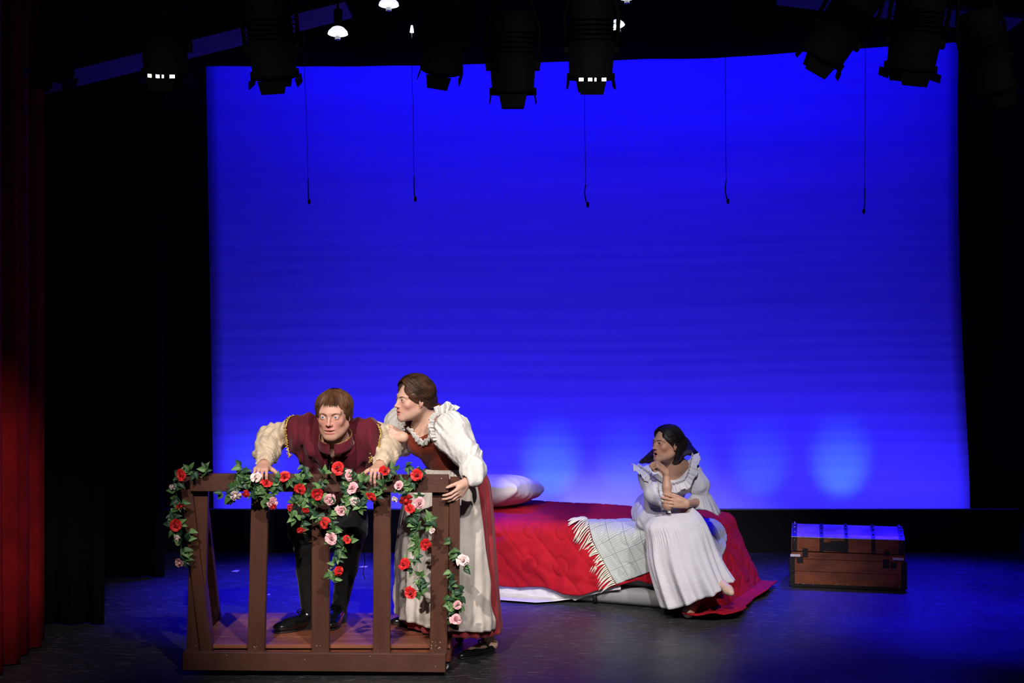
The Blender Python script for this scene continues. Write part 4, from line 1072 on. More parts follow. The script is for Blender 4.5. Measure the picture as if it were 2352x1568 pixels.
    pa = lambda th, v: .0045 * v * np.sin(14 * th + 26 * v + 3 * np.sin(5 * th)) + (.003 + .009 * v) * (np.sin(9 * th + ph[3] + 1.5 * np.sin(2 * th)) + .4 * np.sin(31 * th + ph[4] + 2 * v)) + .006 * np.exp(-v * 9) * np.sin(60 * th)
    P, wr = loft(ar, 44, 170, pa, arc=(PI * .93, (.50, .90)), out=.034); thick(put('apron', grid_mesh(P), Ma, p, True), .0025, 1)
    mb = MB(); P, wr = loft([(990, 1078, 1094, 1073, 7.76, .117)] * 2, 2, 60, None, out=.022); mb.tube(np.vstack([P[0], P[0][:1]]), .007, 6); mb.put('apron_band', Ma, p, True)
    shoe(p, an, (-.75, -.66, 0), 0.0, strap=True, L_=.262); shoe(p, af, (-.95, -.30, 0), dz, L_=.255)
    # necklace and earring
    pts = []
    for q in ((956, 962), (947, 976), (953, 990), (958, 1000), (966, 990), (974, 978)):
        h = hit(bv, *q, .002); pts.append(h if h is not None else W(q[0], q[1], 7.55))
    mb = MB(); mb.tube(smoothpath([W(943, 974, 7.555), W(950, 988, 7.545), W(957, 1001, 7.53)], 8), .0009, 4); mb.tube(smoothpath([W(967, 986, 7.535), W(962, 994, 7.53), W(957, 1001, 7.53)], 8), .0009, 4); mb.ball(W(957, 1003, 7.528), .004, 6); mb.put('necklace', M_gold, p, True)
    MB().ball(H.w((.081, -.002, -.036)), .0036, 8).put('earring', M_silver, p, True)
maid()

# ================================================================== the seated girl
def girl():
    S = SDF(); H = Frame(W(1531, 1020, 8.80), rot(.98, -.10, -.04), .96)
    build_head(S, H, fem=True, gape=.010, wide=-.004, lidopen=.0050, nose=.7, jawk=.92, lipk=.9)
    nb = W(1548, 1066, 8.90); chest = W(1534, 1112, 8.98); pel = W(1514, 1174, 9.18)
    sl, sr = W(1488, 1092, 8.90), W(1588, 1080, 8.94)
    S.cone(H.w((0, .022, -.05)), nb, .044, .048, .03); S.cone(nb, sl, .042, .042, .05); S.cone(nb, sr, .042, .042, .05)
    S.cone(nb, chest, .055, .090, .05); S.cone(chest, pel, .085, .095, .06)
    el, wl = W(1534, 1160, 8.62), W(1530, 1084, 8.655); er, wr_ = W(1606, 1153, 8.88), W(1577, 1157, 8.600)
    S.chain([sl, el, el * .45 + wl * .55, wl], [.038, .029, .027, .0195], .015); S.chain([sr, er, wr_], [.038, .030, .0195], .015)
    hand(S, wl, (-.72, -.12, .68), (-.60, .35, -.60), (-.2, .9, .4), ((1.2, 1.5, 1.1), (1.25, 1.5, 1.1), (1.3, 1.5, 1.1), (1.3, 1.5, 1.1)), .90, .02, (.75, .45, .5), (.5, .2, .8))
    hand(S, wr_, (-.97, -.12, .18), (-.08, 1, -.12), (0, .1, 1), ((.15, .35, .3), (.18, .4, .3), (.2, .42, .3), (.25, .45, .3)), .88, .07, (.9, .35, .1), (.95, .1, .2))
    k1, a1 = W(1570, 1186, 8.69), W(1646, 1328, 8.60); k2, a2 = W(1540, 1205, 8.72), W(1597, 1383, 8.73)
    h1, h2 = pel + (.07, -.02, .0), pel + (-.07, -.02, -.02)
    S.chain([h1, k1, k1 * .65 + a1 * .35, a1], [.085, .052, .047, .030], .02); S.chain([h2, k2, k2 * .65 + a2 * .35, a2], [.085, .052, .047, .030], .02)
    S.cone(pel, h1, .12, .09, .04); S.cone(pel, h2, .12, .09, .04)
    f1 = a1 + np.array((.055, -.10, -.052)); S.cone(a1, f1, .028, .022, .02)
    f2 = a2 + np.array((-.06, -.12, -.035)); S.cone(a2, a2 + (0, .02, -.03), .03, .028, .02); S.cone(a2 + (0, .02, -.03), f2, .028, .022, .02)
    hc = H.o
    me = sdf_mesh(S, (W(1440, 0, 8.8)[0], 8.35, 0), (W(1690, 0, 8.8)[0], 9.40, 1.22), .0062,
        head_colors(H, (.46, .15, .12), (.50, .21, .14), (.16, .05, .04), .011, -.004, liner=(.05, .02, .015)), (.50, .285, .19),
        fx=((hc[0] - .12, hc[0] + .09, .0022), (1.02, 1.08, .0026)),
        fy=((hc[1] - .12, hc[1] + .08, .0024), (8.58, 8.68, .0026)), fz=((hc[2] - .14, hc[2] + .05, .0022), (.62, .70, .0026), (.74, .88, .0026)))
    p = put('person', me, skin_mat('olive_skin'), None, True)
    tag(p, 'dark-haired woman in a long white nightgown seated on the bed, chin on her fist', 'person')
    eyeballs(H, p, (.035, .014, .008), (.08, -1, .10)); bv = bvh_of(p)
    Mh = mat('dark_hair', (.010, .006, .005), .48, var=.5, scale=26, stretch=(1, 1, .5), spec=.5)
    brows(H, p, Mh, .0026, .0175, .0225, .0170, -.001, bvh=bv)
    n0 = folds(H.R @ np.array((0, .8, -.6)), 190, .0015, 3, .8)
    sb, sf = W(1592, 1036, 9.0), W(1472, 1062, 8.98)
    T = SDF()
    for fn, k in ((f_ell((.036, .018, .042), (.041, .088, .068)), 0), (f_ell((-.036, .018, .042), (.041, .088, .068)), .012), (f_ell((0, .035, .030), (.083, .088, .085)), .02), (f_ell((0, .060, -.050), (.070, .055, .075)), .03)): T.u(H.f(fn), k)
    T.u(H.f(f_ell((.064, .002, .024), (.012, .034, .028))), .015)
    for fn, k in ((f_ell((0, -.125, -.006), (.062, .098, .086)), .008), (f_ell((0, -.05, -.105), (.12, .098, .095)), .012), (f_cone((0, -.09, .116), (0, .03, .140), .005, .003), .006)): T.cut(H.f(fn), k)
    T.u(f_cone(H.w((.03, .080, .0)), W(1588, 1036, 9.0), .058, .026), .03); T.u(f_cone(W(1566, 1018, 8.95), W(1556, 1062, 8.85), .050, .018), .03); T.u(f_cone(W(1586, 1036, 8.99), W(1604, 1044, 9.02), .022, .008), .02)
    T.u(f_cone(H.w((-.03, .06, -.06)), W(1490, 1056, 8.96), .040, .022), .03); T.u(f_cone(W(1512, 1036, 8.97), W(1480, 1057, 8.97), .036, .016), .02); T.u(f_cone(W(1484, 1056, 8.96), W(1470, 1062, 8.97), .016, .006), .01)
    T.ops = [(a, (disp(f, n0) if a == 1 else f), k) for a, f, k in T.ops]
    put('hair', sdf_mesh(T, np.array((W(1450, 0, 8.9)[0], 8.6, .82)), np.array((W(1615, 0, 9)[0], 9.12, 1.24)), .0036), Mh, p, True)
    rs = np.random.RandomState(19)
    def path(i):
        s = 1 if rs.rand() < .6 else -1; t0 = rs.rand(); y0 = -.060 + .11 * t0
        rx, ry, rz = .085, .104, .088; c0 = np.array((0, .015, .036)); out = []
        d0 = np.array((s * .06, (y0 - .022) / ry, math.sqrt(max(.05, 1 - ((y0 - .022) / ry) ** 2)))); dm = dirs(np.array((s * (.95), -.50 + .9 * t0 + .2 * rs.rand(), -.25 + .8 * rs.rand() * (.5 + t0)))); d1 = dirs(np.array((s * .55, .80, -.30 + .1 * rs.randn())))
        for t in np.linspace(0, 1, 6):
            d = dirs((1 - t) ** 2 * d0 + 2 * t * (1 - t) * dm + t * t * d1); out.append(H.w(c0 + d * np.array((rx, ry, rz)) * (1.05 + .012 * rs.randn())))
        q = rs.rand()
        if s > 0: out += [W(1572 + 5 * rs.randn(), 1018, 8.95), (W(1600 + 3 * rs.randn(), 1043 + 3 * rs.randn(), 9.01) if q < .5 else W(1554 + 4 * rs.randn(), 1056 + 3 * rs.randn(), 8.82))]
        else: out += [W(1508 + 5 * rs.randn(), 1038, 8.96), W(1473 + 3 * rs.randn(), 1061 + 2 * rs.randn(), 8.97)]
        return np.array(out)
    strands(path, .0014, .0035, 900, rs, 12).put('hair_strand', Mh, p)['kind'] = 'stuff'
    # nightgown
    Mg = cloth_mat('white_nightgown', (.58, .57, .60), var=.04, bump=.3, bscale=70, rough=.8)
    T = SDF(); g = folds((.2, .3, 1), 44, .011, 31, 1.1); D = lambda f: disp(f, g)
    T.u(D(f_cone(W(1538, 1106, 8.97), W(1516, 1168, 9.12), .112, .115)), 0); T.u(D(f_cone(W(1514, 1106, 8.90), W(1514, 1160, 8.95), .080, .090)), .05)
    T.u(D(f_cone(sl, W(1500, 1100, 8.90), .062, .08)), .03); T.u(D(f_cone(sr, W(1570, 1104, 8.92), .060, .08)), .03)
    T.cut(f_ell(W(1548, 1062, 8.80), (.105, .20, .125)), .008)
    gt = put('nightgown_bodice', sdf_mesh(T, W(1440, 1230, 8.8) - (0, .1, .05), W(1625, 1030, 9.4) + (0.02, .05, .02), .0048), Mg, p, True)
    T = SDF(); g = folds((.35, -.2, -1), 30, .0105, 33, 1.2); g2 = folds((.3, 0, -1), 70, .0032, 34, 1); D = lambda f: disp(f, g, g2)
    T.u(D(f_cone(pel, k1 + (0, .02, -.012), .122, .066)), 0); T.u(D(f_cone(pel + (-.05, 0, -.01), k2, .125, .078)), .06); T.u(D(f_cone(pel, W(1492, 1196, 8.95), .12, .085)), .05)
    put('nightgown_lap', sdf_mesh(T, W(1430, 1300, 8.5) - (0, .05, .0), W(1660, 1110, 9.5) + (0, .05, .05), .0052), Mg, p, True)
    rings = [(1500, 1186, 1590, 1164, 8.70, .045), (1481, 1208, 1611, 1184, 8.68, .105), (1486, 1240, 1627, 1215, 8.67, .125), (1491, 1290, 1645, 1262, 8.65, .135), (1508, 1345, 1662, 1300, 8.63, .145), (1529, 1397, 1680, 1332, 8.62, .150)]
    rs2 = np.random.RandomState(14); ph = rs2.rand(6) * 6
    pl = lambda th, v: (.0008 + .029 * v * v) * (np.sin(8 * th + ph[0] + 1.6 * np.sin(2 * th + ph[1]) + .8 * v) * .8 + .3 * np.sin(19 * th + ph[2] + 2 * v)) + .0030 * np.exp(-((v - .36) / .09) ** 2) * np.sin(70 * th + 4 * np.sin(5 * th))
    P, wr = loft(rings, 48, 240, pl); thick(put('nightgown_skirt', grid_mesh(P, wrap=True), Mg, p, True), .0025, 1)
    # sleeves
    for k, (a, b, c) in enumerate(((W(1486, 1096, 8.89), W(1506, 1132, 8.76), W(1524, 1150, 8.66)), (W(1594, 1088, 8.93), W(1606, 1118, 8.90), W(1613, 1134, 8.88)))):
        T = SDF(); g = folds(b - a, 46, .008, 41 + k, 1.2); D = lambda f: disp(f, g)
        T.u(D(f_cone(a, b, .060, .062)), 0); T.u(D(f_cone(b, c, .062, .044)), .03)
        if k == 0: T.cut(f_cone(el + (0, 0, -.01), wl, .034, .034), .004)
        put('sleeve', sdf_mesh(T, np.minimum(a, c) - .1, np.maximum(a, c) + .1, .0045), Mg, p, True)
    ruffle('cuff_frill', [W(1512, 1112, 8.68), W(1514, 1130, 8.64), W(1519, 1148, 8.62), W(1528, 1160, 8.62), W(1538, 1166, 8.63)], [(.6, -.5, .1), (.7, -.5, -.1), (.6, -.5, -.5), (.2, -.5, -1), (.1, -.4, -1)], .034, 7, .008, Mg, p, 21, 7)
    c = W(1611, 1134, 8.87); P = np.zeros((7, 96, 3))
    for j in range(7):
        v = j / 6
        for i in range(96):
            th = 2 * PI * i / 96; r = .052 + .045 * v + .007 * v * math.sin(11 * th + 2) + .003 * math.sin(25 * th)
            P[j, i] = c + np.array((r * math.cos(th) * 1.05 + .012 * v, r * math.sin(th) - .015 * v, -.085 * v + .012 * v * math.sin(3 * th) - .028 * v * math.cos(th + .4)))
    thick(put('sleeve_flounce', grid_mesh(P, wrap=True), Mg, p, True), .002, 0)
    nk = [W(1466, 1070, 8.93), W(1480, 1080, 8.84), W(1496, 1092, 8.79), W(1514, 1112, 8.78), W(1530, 1116, 8.78), W(1550, 1112, 8.79), W(1570, 1104, 8.81), W(1580, 1086, 8.84), W(1585, 1064, 8.88), W(1590, 1044, 8.95)]
    ov = [(-.5, -.2, .3), (-.6, -.5, -.3), (-.5, -.6, -.8), (-.2, -.6, -1), (0, -.6, -1), (.2, -.6, -1), (.5, -.5, -.8), (.9, -.4, -.3), (1, -.3, 0), (1, -.1, .3)]
    ruffle('neck_frill', nk, ov, .055, 22, .0085, Mg, p, 31, 7, gather=.3)
    ruffle('neck_frill', [q + np.array((0, -.008, .004)) for q in nk], [(-.3, -.7, .9)] * 3 + [(0, -.8, .8)] * 4 + [(.1, -.7, .9)] * 3, .018, 30, .0045, Mg, p, 32)
    # slippers
    Mf = mat('beige_slipper', (.62, .42, .29), .4)
    T = SDF(); T.u(f_cone(a1 * .45 + f1 * .55, f1, .030, .028)); T.u(f_cone(f1, f1 + (.012, -.03, -.008), .028, .020), .02); put('slipper', sdf_mesh(T, f1 - .1, f1 + .1, .004), Mf, p, True)
    T = SDF(); T.u(f_cone(a2 * .4 + f2 * .6, f2, .033, .029)); T.u(f_cone(a2 + (0, .02, -.03), f2, .034, .028), .02); T.cut(f_cone(a2 + (0, 0, .05), a2 * .55 + f2 * .45 + (0, 0, .03), .03, .028), .008); put('slipper', sdf_mesh(T, f2 - .12, f2 + .15, .004), Mf, p, True)
girl()

# ================================================================== bed
BH, BL, BW, RHO = .475, 1.95, 1.0, .07
C0 = np.array((1.14, 8.79)); UU = dirs((-.92, .39)); VV = np.array((-UU[1] * -1, 0)) * 0 + np.array((UU[1], -UU[0]))
def lay(u, v, off=0.0):
    """point on the bed surface u from the foot, v from the near side; negative values hang over the edge"""
    a = max(0.0, RHO - u); b = max(0.0, RHO - v); c = max(0.0, v - BW + RHO); sb = 1
    if c > b: b = c; sb = -1
    r = math.hypot(a, b)
    if r < 1e-9: p = C0 + UU * u + VV * v; return np.array((p[0], p[1], BH + off))
    da, db = a / r, b / r; fl = .36 * da * da + .10 * db * db; rr = RHO + off
    q = RHO * PI / 2
    if r < q: f = r / RHO; out = rr * math.sin(f); dz_ = BH + off - rr * (1 - math.cos(f))
    else:
        L_ = r - q; st = BH - RHO - .012; dd = L_ * math.cos(fl)
        if dd < st: out = rr + L_ * math.sin(fl); dz_ = BH - RHO - dd
        else:
            Lw = st / math.cos(fl); ex = L_ - Lw; k = min(1, ex / .08); out = rr + Lw * math.sin(fl) + ex * (.65 + .3 * k); dz_ = .012 + off * .5 + .015 * math.exp(-ex / .03)
    uu = min(max(u, RHO), 99); vv = min(max(v, RHO), BW - RHO)
    p = C0 + UU * (uu - out * da) + VV * (vv - out * db * sb); return np.array((p[0], p[1], dz_))
Rb_ = np.stack([(UU[0], UU[1], 0), (VV[0], VV[1], 0), (0, 0, 1)], 1)
def at_bed(u, v, z): p = C0 + UU * u + VV * v; return np.array((p[0], p[1], z))
bed = empty('air_bed', at_bed(BL / 2, BW / 2, 0), 'grey inflatable double-height bed under a red quilt', 'bed')
M_flock = mat('grey_vinyl', (.23, .23, .24), .5, var=.08, scale=6, bump=.1, bscale=120)
T = SDF(); T.u(f_box(at_bed(BL / 2, BW / 2, .285), (BL / 2 - .02, BW / 2 - .02, .178), .07, Rb_)); put('upper_chamber', sdf_mesh(T, (-1.0, 8.5, .05), (1.75, 10.8, .5), .02), M_flock, bed, True)
T = SDF(); T.u(f_box(at_bed(BL / 2, BW / 2, .062), (BL / 2 + .012, BW / 2 + .012, .060), .058, Rb_)); put('lower_chamber', sdf_mesh(T, (-1.0, 8.5, -.02), (1.75, 10.8, .2), .014), M_flock, bed, True)
mb = MB(); cst = at_bed(.66, -.010, 0)
mb.tube([cst + (0, 0, .012) + (-VV[0] * .0, -VV[1] * .0, 0), cst + (-VV[0] * .010, -VV[1] * .010, .05), cst + (-VV[0] * .010, -VV[1] * .010, .10), cst + (VV[0] * .03, VV[1] * .03, .15)], .016, 6); mb.put('strap', M_rubber, bed, True)
def sheet_grid(fu, nu, nv, off, disp_=None):
    P = np.zeros((nu, nv, 3))
    for i in range(nu):
        for j in range(nv):
            u, v = fu(i / (nu - 1), j / (nv - 1)); P[i, j] = lay(u, v, off + (disp_(u, v) if disp_ else 0))
    return P
def quilt_h(u, v):
    s = .22; x = u / s; y = v / s
    a = math.sin(PI * (x + y)) ; b = math.sin(PI * (x - y)); c = math.cos(2 * PI * x) + math.cos(2 * PI * y); q = math.hypot((x + .5) % 1 - .5, (y + .5) % 1 - .5)
    g = math.exp(-(a / .16) ** 2) + math.exp(-(b / .16) ** 2) + .8 * math.exp(-((q - .26) / .035) ** 2) + .6 * math.exp(-((c - .9) / .18) ** 2) + .6 * math.exp(-((q - .12) / .03) ** 2)
    h = -.0060 * min(1.2, g)
    hang = max(0, -v); f = max(0, -u)
    w = .013 * (1 + math.sin(u * 9.5 + 1.2 + 3 * v)) * min(1, hang / .2) + .009 * (1 + math.sin(u * 21 + v * 9)) * min(1, hang / .25)
    w += .018 * (.6 + math.sin(v * 8 + 2)) * min(1, f / .25) + .010 * math.sin(v * 19 + u * 7) * min(1, f / .3)
    w += .006 * (math.sin(u * 33 + 4 * math.sin(v * 11)) * math.sin(v * 27 + 3 * math.sin(u * 8)) + .6) * min(1, (hang + f) / .15) + .004 * math.sin(u * 7 + 2 * math.sin(v * 5)) * math.sin(v * 9 + u * 3)
    rr = math.hypot(f, hang)
    if rr > .46: w += .016 * (1 + math.sin(math.atan2(f, hang + 1e-6) * 13 + rr * 10)) * min(1, (rr - .46) / .1)
    return h + w
qb_u = [-1, 0.0, .10, .22, .36, .55, .72, 1.3, 2.1]; qb_b = [.60, .58, .44, .28, .255, .34, .375, .36, .37]
def fq(s, t):
    u = 2.0 - 2.55 * s; b = np.interp(u, qb_u, qb_b)
    if u < 0: b = .58 * math.sqrt(max(.004, 1 - (-u / .56) ** 2.4))
    v0 = -b + .012 * math.sin(u * 14); v1 = 1.28 if u > 0 else 1.28 - .34 * (-u / .6) ** 1.5; return u, v0 + (v1 - v0) * t
M_quilt = mat('red_quilt', (.31, .003, .012), .85, var=.10, scale=14, bump=.12, bscale=90, sheen=0, spec=.2)
P = sheet_grid(fq, 250, 170, .014, quilt_h)
q = put('quilt', grid_mesh(P[:, ::-1]), M_quilt, None, True); thick(q, .008, 1)
tag(q, 'bright red quilted bedspread draped over the bed and spilling onto the floor', 'bedspread')
def fs(s, t):
    u = 1.98 - 1.5 * s; b = np.interp(u, [.45, .60, .72, .85, 1.0, 2], [.33, .36, .40, .46, .58, .63]); v0 = -b; return u, v0 + (.4 - v0) * t
M_sheet = cloth_mat('white_sheet', (.62, .61, .64), var=.04, bump=.5, bscale=30)
P = sheet_grid(fs, 70, 60, .004, lambda u, v: (.004 * math.sin(u * 31 + 2 * math.sin(v * 9)) * min(1, max(0, -v) / .3) if v > -.42 else 0))
o = put('bed_sheet', grid_mesh(P[:, ::-1]), M_sheet, None, True); thick(o, .0015, 1); tag(o, 'white sheet hanging to the floor below the red quilt', 'sheet')
# pillow
def f_pillow(P):
    q = (P - A(*pc)) @ Rp.astype(f32); x = np.abs(q[..., 0]) / .37; y = np.abs(q[..., 1]) / .25
    e = np.clip(1 - x ** 2.6, 0, 1) * np.clip(1 - y ** 2.6, 0, 1); th_ = .012 + .105 * e ** .42
    cr = .004 * np.sin(q[..., 0] * 38 + 5 * np.sin(q[..., 1] * 14)) * (1 - e)
    d = np.maximum(np.maximum(x - 1, y - 1) * .3, (np.abs(q[..., 2]) - th_ - cr) * .6)
    return d
pc = at_bed(1.70, .56, BH + .118); Rp = np.array(Matrix(Rb_.tolist()) @ Matrix.Rotation(.10, 3, 'Y') @ Matrix.Rotation(-.12, 3, 'X'))
T = SDF(); T.u(f_pillow)
o = put('pillow', sdf_mesh(T, pc - .45, pc + .45, .008), cloth_mat('white_pillowcase', (.66, .64, .68), var=.03, bump=.35, bscale=25), None, True); tag(o, 'white pillow lying at the head of the red bed', 'pillow')
# checked throw
cA, cB, cC, cD = (.80, .17), (.50, -.30), (-.30, .05), (-.06, .60)
def ft(s, t):
    a = np.array(cA) * (1 - s) + np.array(cD) * s; b = np.array(cB) * (1 - s) + np.array(cC) * s; p = a * (1 - t) + b * t
    return p[0], p[1]
nu, nv = 110, 90; P = np.zeros((nu, nv, 3))
for i in range(nu):
    for j in range(nv):
        u, v = ft(i / (nu - 1), j / (nv - 1)); s_, t_ = i / (nu - 1), j / (nv - 1)
        sag = 0.006 * math.sin(s_ * 16 + 4 * t_) * t_ + (.014 * math.exp(-((t_ - .28 - .3 * s_) / .05) ** 2) if s_ < .5 else 0)
        P[i, j] = lay(u, v, .034 + quilt_h(u, v) * .7 + sag)
me = grid_mesh(P[:, ::-1]); uv = me.uv_layers.new(name='UVMap'); li = np.zeros(len(me.loops), np.int32); me.loops.foreach_get('vertex_index', li)
uvs = np.stack([(li // nv) / (nu - 1) * 1.05, (li % nv) / (nv - 1) * .62], 1); uv.data.foreach_set('uv', uvs.astype(f32).ravel())
m = bpy.data.materials.new('checked_throw'); m.use_nodes = True; N = m.node_tree.nodes; L = m.node_tree.links; b_ = N['Principled BSDF']; b_.inputs['Roughness'].default_value = .9; b_.inputs['Sheen Weight'].default_value = .2
uvn = N.new('ShaderNodeUVMap'); sx = N.new('ShaderNodeSeparateXYZ'); L.new(uvn.outputs[0], sx.inputs[0])
def mth(op, a, b=None):
    n = N.new('ShaderNodeMath'); n.operation = op
    for k, x in enumerate((a, b)):
        if x is None: continue
        if isinstance(x, (int, float)): n.inputs[k].default_value = x
        else: L.new(x, n.inputs[k])
    return n.outputs[0]
def lines(c, period, width): return mth('LESS_THAN', mth('FRACT', mth('MULTIPLY', c, 1 / period)), width)
fine = mth('ADD', mth('MULTIPLY', lines(sx.outputs[0], .0125, .38), .30), mth('MULTIPLY', lines(sx.outputs[1], .0125, .38), .30))
big = mth('MAXIMUM', lines(sx.outputs[0], .11, .035), lines(sx.outputs[1], .10, .035))
f_ = mth('MAXIMUM', fine, mth('MULTIPLY', big, .85)); mx = N.new('ShaderNodeMixRGB'); mx.inputs[1].default_value = (.46, .49, .46, 1); mx.inputs[2].default_value = (.13, .15, .15, 1); L.new(f_, mx.inputs[0]); L.new(mx.outputs[0], b_.inputs['Base Color'])
bp = N.new('ShaderNodeBump'); bp.inputs['Strength'].default_value = .4; bp.inputs['Distance'].default_value = .003; L.new(fine, bp.inputs['Height']); L.new(bp.outputs[0], b_.inputs['Normal'])
thr = put('throw_blanket', me, m, None, True); thick(thr, .007, 1); tag(thr, 'grey and white checked throw with a fringe under the seated woman', 'blanket')
mb = MB(); rs = random.Random(3)
for i in range(46):
    t = (i + .5) / 46; u0, v0 = ft(0, t); d = np.array(cA) - np.array(cD); d = d / np.linalg.norm(d); e = np.array((-d[1], d[0])) * rs.uniform(-.35, .25); Lf = rs.uniform(.075, .105); pts = []
    for k in range(5):
        q = np.array((u0, v0)) + (d + e) * Lf * (k / 4) + np.array((0, -.035)) * (k / 4) ** 2; pts.append(lay(q[0], q[1], .034 + .010 * (1 - k / 4) + rs.uniform(0, .008)))
    mb.tube(pts, [.0045, .0042, .0040, .0042, .0030], 5)
mb.put('fringe', cloth_mat('cream_yarn', (.62, .63, .52)), thr, True)['kind'] = 'stuff'

# ================================================================== trunk
tl, tr = W(1817, 1347, 9.595), W(2079, 1357, 9.445); tx = tr - tl; tw = math.hypot(tx[0], tx[1]) / 2; ang = math.atan2(tx[1], tx[0])
M_tw = mat('orange_brown_plank', (.26, .070, .020), .45, col2=(.10, .026, .010), scale=4.5, stretch=(1, 1, 2.2), bump=.3, bscale=30, rvar=.1, detail=7)
M_iron = mat('dark_iron', (.010, .010, .010), .5, .3, bump=.3, bscale=60); M_tin = mat('pale_worn_edge', (.42, .40, .42), .4, .6, var=.3, scale=40)
M_lid = mat('lid_sheet', (.20, .10, .12), .35, var=.35, scale=7, bump=.2, bscale=20)
tk = empty('trunk', ((tl[0] + tr[0]) / 2, (tl[1] + tr[1]) / 2, 0), 'old wooden travelling trunk with iron straps standing right of the bed', 'trunk', rz=ang)
D_ = .42; zl = .240; zt_ = .338; Lp = lambda mb, n, m_, par=tk, sm=False: local(par, mb.mesh(), n, m_, sm)
for z0, z1 in ((.020, .105), (.107, .188), (.190, .236)): Lp(MB().box((0, .010, (z0 + z1) / 2), (tw - .01, .010, (z1 - z0) / 2), None, 0, .0018), 'board', M_tw)
for z0, z1 in ((.020, .130), (.132, .236)):
    for sx_ in (-1, 1): Lp(MB().box((sx_ * (tw - .012), D_ / 2, (z0 + z1) / 2), (.010, D_ / 2 - .006, (z1 - z0) / 2), None, 0, .0018), 'board', M_tw)
    Lp(MB().box((0, D_ - .01, (z0 + z1) / 2), (tw - .01, .010, (z1 - z0) / 2), None, 0, .0018), 'board', M_tw)
Lp(MB().box((0, D_ / 2, .012), (tw, D_ / 2 + .004, .011), None, 0, .003), 'base_rim', M_iron)
lid = empty('lid', (0, 0, zl)); lid.parent = tk
Ll = lambda mb, n, m_, sm=False: local(lid, mb.mesh(), n, m_, sm)
Ll(MB().box((0, .010, .049), (tw - .008, .011, .047), None, 0, .002), 'board', M_tw)
for sx_ in (-1, 1): Ll(MB().box((sx_ * (tw - .012), D_ / 2, .049), (.011, D_ / 2 - .003, .047), None, 0, .002), 'board', M_tw)
Ll(MB().box((0, D_ - .01, .049), (tw - .008, .011, .047), None, 0, .002), 'board', M_tw)
arc = [(D_ * k / 12, .098 + .052 * math.sin(PI * k / 12) ** .8) for k in range(13)]
def vault(x0, x1, h, y_ex=.0):
    mb = MB(); V = []
    for y, z in arc: V += [(x0, y, z + h), (x1, y, z + h), (x0, y, z - .008), (x1, y, z - .008)]
    F_ = []
    for k in range(12):
        a = 4 * k; b = a + 4; F_ += [(a, a + 1, b + 1, b), (a + 2, b + 2, b + 3, a + 3), (a, b, b + 2, a + 2), (a + 1, a + 3, b + 3, b + 1)]
    F_ += [(0, 2, 3, 1), (48, 49, 51, 50)]; return mb.add(V, F_)
Ll(vault(-tw + .004, tw - .004, .0), 'lid_top', M_lid, False)
Ll(MB().box((0, -.002, .0975), (tw - .002, .004, .004), None, 0, .001), 'edge_strip', M_tin)
k_ = 2 * tw / 262.0; pxl = lambda px: (px - 1948) * k_
for i, px in enumerate((1825, 1888, 1945, 2007, 2071)):
    w = .017 if i in (0, 4) else .013; x = pxl(px); Ll(vault(x - w, x + w, .005), 'lid_strap', M_iron)
    mb = MB(); mb.box((x, -.003, .050), (w, .003, .048), None, 0, .001); Ll(mb, 'front_strap', M_iron)
    mb = MB()
    for y, z in arc[1::2]: mb.ball((x, y, z + .009), (.006, .006, .005), 6)
    mb.ball((x, -.006, .08), (.004, .003, .004), 6); Ll(mb, 'rivet', M_tin if i in (0, 4) else M_iron, True)
mb = MB(); V = [(pxl(1888), -.0045, .015), (pxl(1945), -.0045, .008), (pxl(1945), -.0045, .080), (pxl(1910), -.0045, .078), (pxl(1903), -.0045, .068), (pxl(1888), -.0045, .070)]
mb.add(V, [(0, 1, 2, 3, 4, 5)]); thick(Ll(mb, 'old_patch', M_iron), .003, 1)
for x, w, z0, z1, m_ in ((1850, .018, .205, .262, M_iron), (2038, .018, .232, .262, M_iron), (2036, .020, .150, .205, M_iron), (1838, .020, .165, .205, M_iron), (2053, .020, .150, .185, M_iron)):
    Lp(MB().box((pxl(x), -.003, (z0 + z1) / 2), (w, .0035, (z1 - z0) / 2), None, 0, .001), 'hinge_plate', m_)
for x, w in ((1827, .033), (2063, .036)):
    Lp(MB().box((pxl(x), -.006, .213), (w, .004, .0085), None, 0, .001), 'clasp', mat('bright_clasp', (.75, .75, .78), .4, .3))
for sx_ in (-1, 1):
    Lp(MB().box((sx_ * (tw - .006), .004, .105), (.018, .010, .095), None, 0, .002), 'corner_iron', M_iron)
    mb = MB(); mb.tube([(sx_ * (tw + .004), D_ * .35, .16), (sx_ * (tw + .016), D_ * .38, .13), (sx_ * (tw + .016), D_ * .62, .13), (sx_ * (tw + .004), D_ * .65, .16)], .006, 8); Lp(mb, 'side_handle', M_iron, tk, True)
mb = MB(); rs = random.Random(8)
for i in range(26): mb.ball((rs.uniform(-tw, tw), -.001, rs.uniform(.02, .03)), (rs.uniform(.001, .005), .002, .0018), 4)
Lp(mb, 'paint_chip', M_chip)['kind'] = 'stuff'

